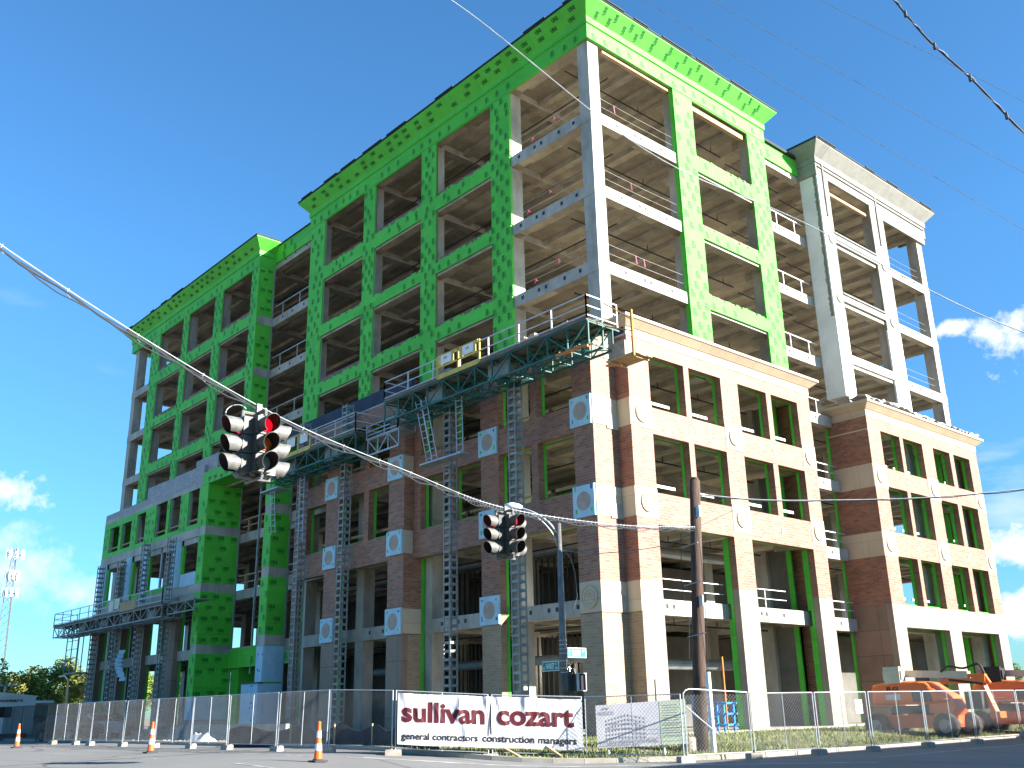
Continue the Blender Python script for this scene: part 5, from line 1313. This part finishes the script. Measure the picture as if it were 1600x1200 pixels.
# ================================================================== BOOM LIFTS
def boom_lift(x, y, lab, panelmat):
    z = G(x, y) + .05
    r = thing('boom_lift', lab, 'boom lift', (x, y, z), 'orange boom lifts parked inside the fence')
    m = MB()
    def box(x0, x1, y0, y1, z0, z1): m.box(x0, x1, y0, y1, z0, z1)
    box(-1.5, 1.55, -.75, .75, .48, .98); box(-1.75, -1.4, -.6, .6, .55, .92); box(-.35, .35, -.55, .55, .98, 1.1)
    box(-1.75, -1.2, -.95, -.7, .45, .85); box(1.15, 1.6, -.95, -.72, .45, .85)
    m.build('chassis', ORD, r, local=True)
    for wx in (-1.55, 1.55):
        for wy in (-1.0, 1.0):
            m = MB(); n = 28; R0 = .53; wid = .2
            prof = [(-wid, .28), (-wid, .47), (-wid * .75, .52), (wid * .75, .52), (wid, .47), (wid, .28)]
            vs = []
            for k in range(n):
                a = 2 * math.pi * k / n
                for o, rr in prof: rr2 = rr + (.025 if (k % 2 and rr > .5) else 0); vs.append((wx + math.cos(a) * rr2, wy + o, .55 + math.sin(a) * rr2))
            fs = [(k * 6 + j, ((k + 1) % n) * 6 + j, ((k + 1) % n) * 6 + j + 1, k * 6 + j + 1) for k in range(n) for j in range(5)]
            m.add(vs, fs); o = m.build('wheel', TYRE, r, local=True)
            m = MB(); s_ = -1 if wy < 0 else 1
            m.tube([(wx, wy - s_ * .1, .55), (wx, wy + s_ * .1, .55)], .30, 20); m.tube([(wx, wy + s_ * .1, .55), (wx, wy + s_ * .19, .55)], [.14, .1], 12); m.build('rim', RIM, o, local=True)
    m = MB(); m.tube([(0, 0, .98), (0, 0, 1.2)], .52, 20); m.box(-.9, .3, -.72, -.5, 1.05, 1.38); m.box(-1.0, -.6, -.7, .7, 1.05, 1.3); m.tube([(.2, -.85, 1.18), (.55, -.85, 1.18)], .14, 10); m.box(.6, .75, -.8, -.4, 1.0, 1.45)
    m.build('turntable', DARKM, r, local=True)
    # upper frame wedge
    m = MB(); pr = [(.3, 1.1), (1.6, .98), (1.9, 1.3), (1.75, 1.62), (.9, 1.5)]
    m.add([(a, -.72, b) for a, b in pr] + [(a, .72, b) for a, b in pr], [(0, 1, 2, 3, 4), (9, 8, 7, 6, 5)] + [(k, k + 5, (k + 1) % 5 + 5, (k + 1) % 5) for k in range(5)]); m.build('turntable_frame', OR, r, local=True)
    # hood: rounded body from cross sections along x
    m = MB(); secs = []
    for k in range(15):
        t = k / 14; xx = -1.75 + 3.4 * t
        top = 2.28 + .13 * math.sin(math.pi * min(1, t * 1.25)) - (0 if t < .72 else (t - .72) * 2.1); bot = 1.42 + (.0 if t < .75 else (t - .75) * .35); hw = .86 * (1 - .06 * abs(2 * t - 1) ** 3)
        c = .12; sec = [(hw - c * .3, bot), (hw, bot + c), (hw, top - c * 1.8), (hw - c * .55, top - c * .5), (hw - c * 1.9, top), (-hw + c * 1.9, top), (-hw + c * .55, top - c * .5), (-hw, top - c * 1.8), (-hw, bot + c), (-hw + c * .3, bot)]
        secs.append([(xx, a, b) for a, b in sec])
    ns = 10; vs = [p for s_ in secs for p in s_]; fs = [(k * ns + j, (k + 1) * ns + j, (k + 1) * ns + (j + 1) % ns, k * ns + (j + 1) % ns) for k in range(14) for j in range(ns)] + [tuple(range(ns)), tuple(14 * ns + j for j in range(ns))[::-1]]
    m.add(vs, fs); hood = m.build('hood', OR, r, local=True, smooth=False)
    for p in hood.data.polygons: p.use_smooth = True
    m = MB()
    m.add([(.15, -.885, 1.52), (1.0, -.885, 1.52), (.95, -.885, 2.0), (.12, -.885, 2.0), (.15, -.80, 1.52), (1.0, -.80, 1.52), (.95, -.80, 2.0), (.12, -.80, 2.0)], [(0, 3, 2, 1), (0, 1, 5, 4), (1, 2, 6, 5), (2, 3, 7, 6), (3, 0, 4, 7)]); m.build('grille', DARKM, hood, local=True)
    m = MB()
    if panelmat is CREAM:
        put_text(m, 'JLG', (-1.05, -.872, 1.98), (1, 0, 0), (0, 0, 1), .6, .2, .03); m.build('lettering', BLACK, hood, local=True)
        m = MB(); m.box(-1.1, -.4, -.875, -.86, 1.62, 1.86); m.build('decal', BOARDL, hood, local=True)
    else:
        m.box(-1.4, -.3, -.875, -.86, 1.62, 1.66); m.box(-1.0, 0, -.875, -.86, 1.5, 1.53); m.build('decal', BOARDL, hood, local=True)
    m = MB(); m.box(-1.1, -.35, -.8, -.62, 2.12, 3.02); m.box(-1.16, -1.1, -.74, -.68, 2.45, 2.85); m.box(-.33, -.28, -.74, -.68, 2.45, 2.85); m.box(-1.05, -.4, -.62, -.2, 2.3, 2.95); m.build('control_cabinet', panelmat, r, local=True)
    m = MB(); m.bar((-.5, .1, 2.72), (2.3, .1, 2.58), .3, .3); m.build('boom', CREAM, r, local=True)
    m = MB(); m.bar((1.1, .1, 2.35), (3.0, .1, 2.32), .32, .22); m.bar((1.4, .1, 2.62), (3.0, .1, 2.5), .25, .16); m.bar((2.75, .1, 2.4), (3.25, .0, .95), .26, .2); m.bar((2.8, .1, 2.75), (3.1, .1, 2.2), .16); m.box(3.1, 3.5, -.3, .3, .85, 1.1); m.build('lower_boom', OR, r, local=True)
    m = MB(); m.tube(crom([(1.2, -.1, 2.75), (1.6, -.15, 2.95), (2.2, -.1, 2.85), (2.8, 0, 3.0), (3.0, 0, 2.6)], 5), .05, 6); m.tube([(1.5, -.08, 2.4), (2.9, -.08, 2.2)], .05, 6); m.box(2.2, 2.9, -.4, .5, 1.2, 1.9); m.build('hydraulic_hose', DARKM, r, local=True)
    return r
boom_lift(7.75, 10.7, 'near orange boom lift with a cream upright box on its hood', CREAM)
boom_lift(9.6, 16.6, 'far orange boom lift with a black upright box, cut by the right edge', BLACK)

# ================================================================== SMALL SITE THINGS
r = thing('steel_stand', 'bright blue steel stand in the ground floor opening behind the wooden pole', 'stand', (1.2, 4.9, .6))
m = MB()
for a in (0, .9):
    for b in (0, .7): m.bar((.9 + a, 4.6 + b, .6), (.9 + a, 4.6 + b, 1.85), .09)
for z in (.9, 1.35, 1.8):
    for b in (0, .7): m.bar((.8, 4.6 + b, z), (2.0, 4.6 + b, z), .08)
    m.bar((.9, 4.5, z), (.9, 5.4, z), .08); m.bar((1.8, 4.5, z), (1.8, 5.4, z), .08)
m.bar((.9, 4.6, .65), (1.8, 4.6, 1.8), .06); m.build('frame', BLUE, r)
m = MB(); m.box(.35, .75, 4.2, 4.8, .6, 2.2); m.build('side_panel', BLUE, r)
m = MB(); m.tube([(2.5, 2.1, .55), (2.45, 2.1, 3.6)], .045, 8); tag(m.build('yellow_pipe', YEL), 'thin yellow upright pipe left of the wooden pole', 'pipe')
m = MB(); m.tube([(-1.2, 8.8, .6), (-1.2, 8.8, 4.0)], .05, 8); tag(m.build('orange_pipe', WOODO), 'orange upright pipe inside the ground floor right of the wooden pole', 'pipe')
for k, (x, y, z, lab) in enumerate(((-12.5, 9.3, 3.9, 'small bright work lamp glowing inside the ground floor left of the street signs'), (-9.4, 9.4, 3.4, 'small bright work lamp glowing low beside the corner pier'))):
    m = MB(); m.tube([(x, y, z), (x, y - .04, z)], .11, 12)
    o = thing('work_lamp', lab, 'lamp', (x, y, z)); m.build('bulb', mat('lamp_glow', (1, .95, .85), None, .5, emit=((1, .95, .82), 60)), o)
    m = MB(); m.tube([(x, y + .02, z), (x, y + .12, z)], .13, 12); m.build('reflector', STUD, o)
# silt fence behind the fence left of the banner
m = MB(); P_ = [(-9, -13.4), (-6, -12.3), (-3, -12.2), (-1, -11.9), (.8, -12.0), (2.5, -11.6)]
for i in range(len(P_) - 1):
    for k in range(6):
        a = Vector(P_[i]).lerp(Vector(P_[i + 1]), k / 6); b = Vector(P_[i]).lerp(Vector(P_[i + 1]), (k + 1) / 6)
        ha = .75 + .12 * math.sin((i * 6 + k) * 1.1); hb = .75 + .12 * math.sin((i * 6 + k + 1) * 1.1)
        g = .45; m.add([(a.x, a.y, g), (b.x, b.y, g), (b.x, b.y, g + hb), (a.x, a.y, g + ha), (a.x, a.y + .02, g), (b.x, b.y + .02, g), (b.x, b.y + .02, g + hb), (a.x, a.y + .02, g + ha)], [(0, 1, 2, 3), (7, 6, 5, 4), (3, 2, 6, 7)])
sf = thing('silt_fence', 'low sagging black silt cloth on wooden stakes behind the fence left of the banner', 'silt fence', (-3, -12.2, .5)); m.build('cloth', SILT, sf)
m = MB()
for p in P_: m.bar((p[0], p[1] - .04, .4), (p[0], p[1] - .04, 1.35), .05)
m.build('stake', WOOD, sf)
m = MB()
m.add([(-2.5, -10, .5), (3.2, -8.4, .5), (1.2, -6.5, 2.4), (-.6, -7.5, 1.7)], [(0, 1, 2), (0, 2, 3), (1, 3, 2), (0, 3, 1)])
tag(m.build('covered_heap', SILT), 'dark tarpaulin covered heap behind the silt cloth', 'heap')
# foam offcuts and barrier behind the fence by the entrance
rb = thing('jersey_barrier', 'pale concrete barrier lying behind the fence before the entrance', 'barrier', (-20, -8, .5))
m = MB(); pr = [(-.3, .45), (-.3, .55), (-.12, .8), (-.09, 1.3), (.09, 1.3), (.12, .8), (.3, .55), (.3, .45)]
x0_, x1_ = -27, -14
m.add([(x0_, -8 + a, b) for a, b in pr] + [(x1_, -8 + a, b) for a, b in pr], [tuple(range(8)), tuple(range(8, 16))[::-1]] + [(k, (k + 1) % 8, (k + 1) % 8 + 8, k + 8) for k in range(8)]); m.build('barrier_body', KERB, rb)
random.seed(5)
for k, (x, y, lab) in enumerate(((-15.5, -11.5, 'crumpled white sheeting behind the fence under the green entrance, left heap'), (-11.5, -11.0, 'crumpled white sheeting behind the fence under the blue foam wall, right heap'))):
    m = MB(); n = 9
    g = [[(x - 1 + 2 * i / n, y - .6 + 1.2 * j / n, .5 + max(0, (1 - ((i / n - .5) ** 2 + (j / n - .5) ** 2) * 4)) * random.uniform(.25, .7)) for j in range(n + 1)] for i in range(n + 1)]
    for i in range(n):
        for j in range(n): m.quad(g[i][j], g[i + 1][j], g[i + 1][j + 1], g[i][j + 1])
    tag(m.build('sheeting_heap', PLAST), lab, 'sheeting')
for k, (p, q, lab) in enumerate((((4.3, -10.9, .75), (5.6, -10.9, .32), 'left one of two raw planks sloping under the banner'), ((5.5, -9.9, .7), (6.3, -9.8, .3), 'right one of two raw planks sloping under the banner'))):
    m = MB(); m.bar(p, q, .1, .05); tag(m.build('plank', WOOD), lab, 'plank')
m = MB(); rr_ = random.Random(9)
for k in range(900):
    i = rr_.randrange(2, 28); a = K[i]; b = K[i + 1]; t = rr_.random(); o = -rr_.uniform(.3, 4 if i > 10 else 3); x = a[0] + (b[0] - a[0]) * t + a[2] * o; y = a[1] + (b[1] - a[1]) * t + a[3] * o
    if abs(x) > 45: continue
    s_ = rr_.uniform(.02, .07); z = bank(x, y, o); m.add([(x - s_, y, z), (x, y - s_, z), (x + s_, y + .3 * s_, z), (x, y + s_, z), (x + .2 * s_, y, z + s_)], [(0, 1, 4), (1, 2, 4), (2, 3, 4), (3, 0, 4)])
tag(m.build('gravel', BLOCK), kind='stuff', label='loose stones scattered on the verge', cat='gravel')
m = MB(); m.tube([(-.9, 21.2, .62), (-.9, 21.2, .9)], .1, 6); 
# barrel and cart left of the far block
r = thing('barrier_frame', 'pale low barrier with red striped rail before the shaded recess', 'barrier', (2.6, 20.2, .6)); m = MB(); m.box(2.2, 3.8, 20.0, 20.4, .5, 1.0); m.build('barrier_body', KERB, r)
m = MB(); m.bar((2.3, 19.9, 1.0), (1.8, 19.9, 2.0), .06); m.bar((2.5, 19.9, 1.0), (2.1, 19.9, 1.9), .06); m.build('stripe_rail', CONEO, r)

# ================================================================== BACKGROUND
def tree_mesh(seed, h=8.5, w=3.6, n=5200, mt=LEAF):
    rg = random.Random(seed); bl_ = []
    for k in range(13):
        a = rg.uniform(0, 6.28); rr = rg.uniform(0, w * .62); zz = h * rg.uniform(.32, .86); bl_.append((math.cos(a) * rr, math.sin(a) * rr, zz, rg.uniform(.9, 1.75) * w / 3.6 * (1.15 - zz / h * .5)))
    m = MB()
    for k in range(n):
        b = rg.choice(bl_); v = Vector((rg.gauss(0, 1), rg.gauss(0, 1), rg.gauss(0, .85))).normalized() * b[3] * (rg.random() ** .35)
        p = Vector(b[:3]) + v; s_ = rg.uniform(.09, .2); u = Vector((rg.gauss(0, 1), rg.gauss(0, 1), rg.gauss(0, .6))).normalized() * s_; t = u.cross(Vector((rg.gauss(0, 1), rg.gauss(0, 1), rg.gauss(0, 1)))).normalized() * s_ * .6
        m.add([p - u, p - t, p + u, p + t], [(0, 1, 2, 3)])
    tr = MB(); tr.tube([(0, 0, -.2), (.1, .05, h * .25), (.05, .1, h * .55)], [.28, .2, .12], 8)
    for b in bl_[:8]: tr.tube([(.08, .05, h * .3), (b[0] * .5, b[1] * .5, (h * .3 + b[2]) / 2 + .3), (b[0], b[1], b[2])], [.12, .07, .03], 5)
    return m, tr
TLAB = ['leafy tree at the far left edge beside the lattice tower', 'tree behind the trailer roof, second from the left edge', 'yellowish tree above the trailer, third from the left edge', 'tree over the green roofed shop, left of the wooden lamp pole',
        'yellowish tree just behind the wooden lamp pole', 'tree touching the far left scaffold ladder', 'tree seen through the ground floor between the first two dark piers', 'tree seen through the ground floor behind the second scaffold mast',
        'tree seen through the ground floor left of the third dark pier', 'tree seen through the ground floor between the last two dark piers', 'tree seen through the last ground floor opening beside the green pier']
TP_ = [(-84.9, -4.4, 6.5), (-74.7, -4.7, 6.1), (-87.7, .9, 6.6), (-75.6, -.4, 6.2), (-82.6, 3.9, 6.9), (-76.3, 3.8, 7.0), (-87.7, 10.5, 6.9), (-80.2, 10.5, 6.4), (-88.6, 16.5, 6.8), (-80.1, 15.9, 6.5), (-83.8, 19.9, 6.7)]
protos = {}
def tree(x, y, h, lab, kind, rot, group='trees beyond the site'):
    r = thing('broadleaf_tree', lab, 'tree', (x, y, .4), group, rot)
    if kind not in protos:
        c, t = tree_mesh(100 + kind, 8.5, 3.8, 5200)
        protos[kind] = (c.build('crown', LEAF2 if kind == 2 else LEAF, r, local=True), t.build('trunk', BARK, r, local=True))
    else:
        for o in protos[kind]: q = o.copy(); COL.objects.link(q); q.parent = r
    s_ = h / 8.5
    r.scale = (s_ * 1.15, s_ * 1.15, s_)
    return r
for i, (x, y, z) in enumerate(TP_):
    X = CAM.x + (x - CAM.x) * 1.3; Y = CAM.y + (y - CAM.y) * 1.3; tree(X, Y, 1.3 * (z - 1.7) + 3.1, TLAB[i], i % 3, i * 1.3)
tree(-24.1, 96.8, 6.6, 'small dark tree behind the right end of the far brick block', 0, .4); tree(-18.0, 92, 5.6, 'low dark tree at the right edge behind the far orange lift', 1, 2.2); tree(-12, 96, 6.0, 'tree just past the right edge beyond the orange lifts', 2, 1.2)
# cell tower
tx, ty = -134.6, 11.0
r = thing('cell_tower', 'tall slim lattice cell tower with three rings of antennas at the left edge', 'tower', (tx, ty, .5))
m = MB(); H = 27
for k in range(3):
    a = R_(k * 120 + 20); m.tube([(tx + math.cos(a) * 1.5, ty + math.sin(a) * 1.5, .5), (tx + math.cos(a) * .35, ty + math.sin(a) * .35, H)], .06, 5)
for j in range(22):
    t0, t1 = j / 22, (j + 1) / 22
    for k in range(3):
        a, b = R_(k * 120 + 20), R_(k * 120 + 140); r0, r1 = 1.5 - 1.15 * t0, 1.5 - 1.15 * t1
        m.bar((tx + math.cos(a) * r0, ty + math.sin(a) * r0, .5 + (H - .5) * t0), (tx + math.cos(b) * r1, ty + math.sin(b) * r1, .5 + (H - .5) * t1), .045)
m.build('lattice', POLEM, r)
for z, rad in ((26, 1.25), (22.8, .9), (20.2, 1.1)):
    m = MB()
    for k in range(9):
        a = R_(k * 40); c, s_ = math.cos(a), math.sin(a); m.box(tx + c * rad - .1, tx + c * rad + .1, ty + s_ * rad - .1, ty + s_ * rad + .1, z - .7, z + .7)
    o = m.build('antenna_ring', STUD, r)
    m = MB(); m.tube([(tx + math.cos(R_(k * 30)) * rad * .93, ty + math.sin(R_(k * 30)) * rad * .93, z) for k in range(13)], .06, 4); m.build('ring_frame', STUD, o)
# site trailer
r = thing('site_trailer', 'grey site office trailer with a dark window and small maroon lettering, far left', 'trailer', (-42, -13, .5))
m = MB()
x_ = -42.0
m.box(x_ - 12, x_, -16.4, -11.0, .9, 3.15); m.box(x_ - 12, x_ + .04, -16.5, -10.9, 3.15, 3.22)
m.add([(x_ - 12, -16.5, 3.22), (x_ + .05, -16.5, 3.22), (x_ + .05, -13.7, 3.5), (x_ - 12, -13.7, 3.5), (x_ - 12, -10.9, 3.22), (x_ + .05, -10.9, 3.22)], [(0, 1, 2, 3), (3, 2, 5, 4), (1, 5, 2)])
m.build('trailer_body', TRAIL, r)
m = MB(); m.box(x_, x_ + .03, -14.0, -12.4, 1.9, 2.55); m.build('window', GLASSD, r)
m = MB(); put_text(m, 'sullivan|cozart', (x_ + .05, -14.9, 2.8), (0, 1, 0), (0, 0, 1), 3.1, .26, .03); m.build('lettering', MAROON, r)
m = MB(); m.box(x_ - 11, x_ - .3, -16.2, -11.2, .4, .9); m.build('skirting', CONC_D, r)
# green fronted shop
r = thing('shop_building', 'low shop with a teal green fascia and rusty roof edge beyond the fence', 'shop', (-60, -9, .5))
m = MB(); m.box(-75, -60, -14, 2, .4, 2.0); m.build('shop_wall', TRAIL, r)
m = MB(); m.box(-75, -58.8, -14.2, 2.2, 2.0, 2.85); m.build('fascia', TEALR, r)
m = MB(); m.box(-75, -58.7, -14.3, 2.3, 2.85, 3.0); m.build('roof_edge', ROOFR, r)
m = MB()
for y in (-12, -8.5, -5, -1.5): m.box(-60, -59.95, y, y + 2.2, .7, 1.9)
m.build('shop_window', GLASSD, r)
m = MB(); m.box(-66, -62, -8, -6, 3.0, 3.5); m.box(-72, -70, -3, -1, 3.0, 3.4); m.build('roof_unit', WHT, r)
# lamp pole, far street light
r = thing('lamp_pole', 'leaning pale wooden lamp pole left of the far scaffold', 'pole', (-33, -12, .5)); m = MB(); m.tube([(-33.0, -11.9, .3), (-33.1, -12.0, 3.95)], [.1, .07], 8); m.build('shaft', WOOD, r, smooth=True); m = MB(); m.tube([(-33.1, -12, 3.9), (-33.2, -12.2, 4.15), (-33.3, -12.5, 4.1)], .04, 6); m.build('lamp_head', WHT, r)
r = thing('street_light', 'tiny grey street light with twin heads at the far left edge', 'street light', (-53, -10.0, .5)); m = MB(); m.tube([(-53, -10, .4), (-53, -10, 4.2)], .07, 6); m.build('pole', STUD, r); m = MB(); m.box(-53.1, -52.9, -10.9, -10.2, 4.15, 4.28); m.box(-53.1, -52.9, -9.8, -9.1, 4.15, 4.28); m.build('luminaire', STUD, r)
# parked cars behind the dark fence
def car(x, y, rot, mt, lab):
    r = thing('parked_car', lab, 'car', (x, y, .5), 'cars parked behind the dark fence', rot)
    pr = [(-2.2, .35), (-2.2, .85), (-1.9, 1.0), (-1.5, 1.05), (-1.0, 1.5), (.4, 1.52), (1.1, 1.05), (2.0, .92), (2.2, .7), (2.2, .35)]
    m = MB(); n = len(pr)
    hw = lambda z: .86 if z < 1.06 else .66
    m.add([(a, -hw(b), b) for a, b in pr] + [(a, hw(b), b) for a, b in pr], [tuple(range(n))[::-1], tuple(range(n, 2 * n))] + [(k, (k + 1) % n, (k + 1) % n + n, k + n) for k in range(n)]); m.build('body', mt, r, local=True)
    m = MB()
    for s_ in (-1, 1): m.add([(-1.35, s_ * .80, 1.08), (.85, s_ * .80, 1.08), (.35, s_ * .70, 1.44), (-.95, s_ * .70, 1.44)], [(0, 1, 2, 3)])
    m.add([(.5, -.58, 1.48), (1.08, -.7, 1.1), (1.08, .7, 1.1), (.5, .58, 1.48)], [(0, 1, 2, 3)]); m.build('window', GLASSD, r, local=True)
    for wx in (-1.35, 1.35):
        for s_ in (-1, 1):
            m = MB(); m.tube([(wx, s_ * .7, .33), (wx, s_ * .9, .33)], .33, 18); o = m.build('wheel', TYRE, r, local=True); m = MB(); m.tube([(wx, s_ * .89, .33), (wx, s_ * .91, .33)], .2, 14); m.build('rim', RIM, o, local=True)
car(-33.5, -11.5, .25, CAR, 'dark car parked behind the screened fence near the trailer'); car(-38.0, -8.6, .3, CARS, 'silver car parked behind the screened fence near the green shop'); car(-44, -5.5, .2, CAR, 'dark car half hidden behind the screened fence beyond the silver one')
# building across the side street, east of the frame, whose shadow falls on the roadway
r = thing('warehouse', 'plain brick warehouse across the side street, outside the picture, shading the roadway', 'building', (38, 40, 0))
m = MB(); wall(m, 'x', 34.5, 34.0, -8.0, 90, 0, 11.0, [(6 + 6 * k, 9 + 6 * k, 2 + 4 * j, 4.4 + 4 * j) for k in range(13) for j in range(2)], 0); m.box(34.5, 60, -8.0, 90, 0, 10.8, 0); m.box(33.8, 60.2, -8.2, 90.2, 11.0, 11.3, 1)
m.build('brick_wall', [BRICK, STONE], r)
m = MB()
for k in range(13):
    for j in range(2): m.box(34.35, 34.4, 6 + 6 * k, 9 + 6 * k, 2 + 4 * j, 4.4 + 4 * j)
m.build('window', GLASSD, r)
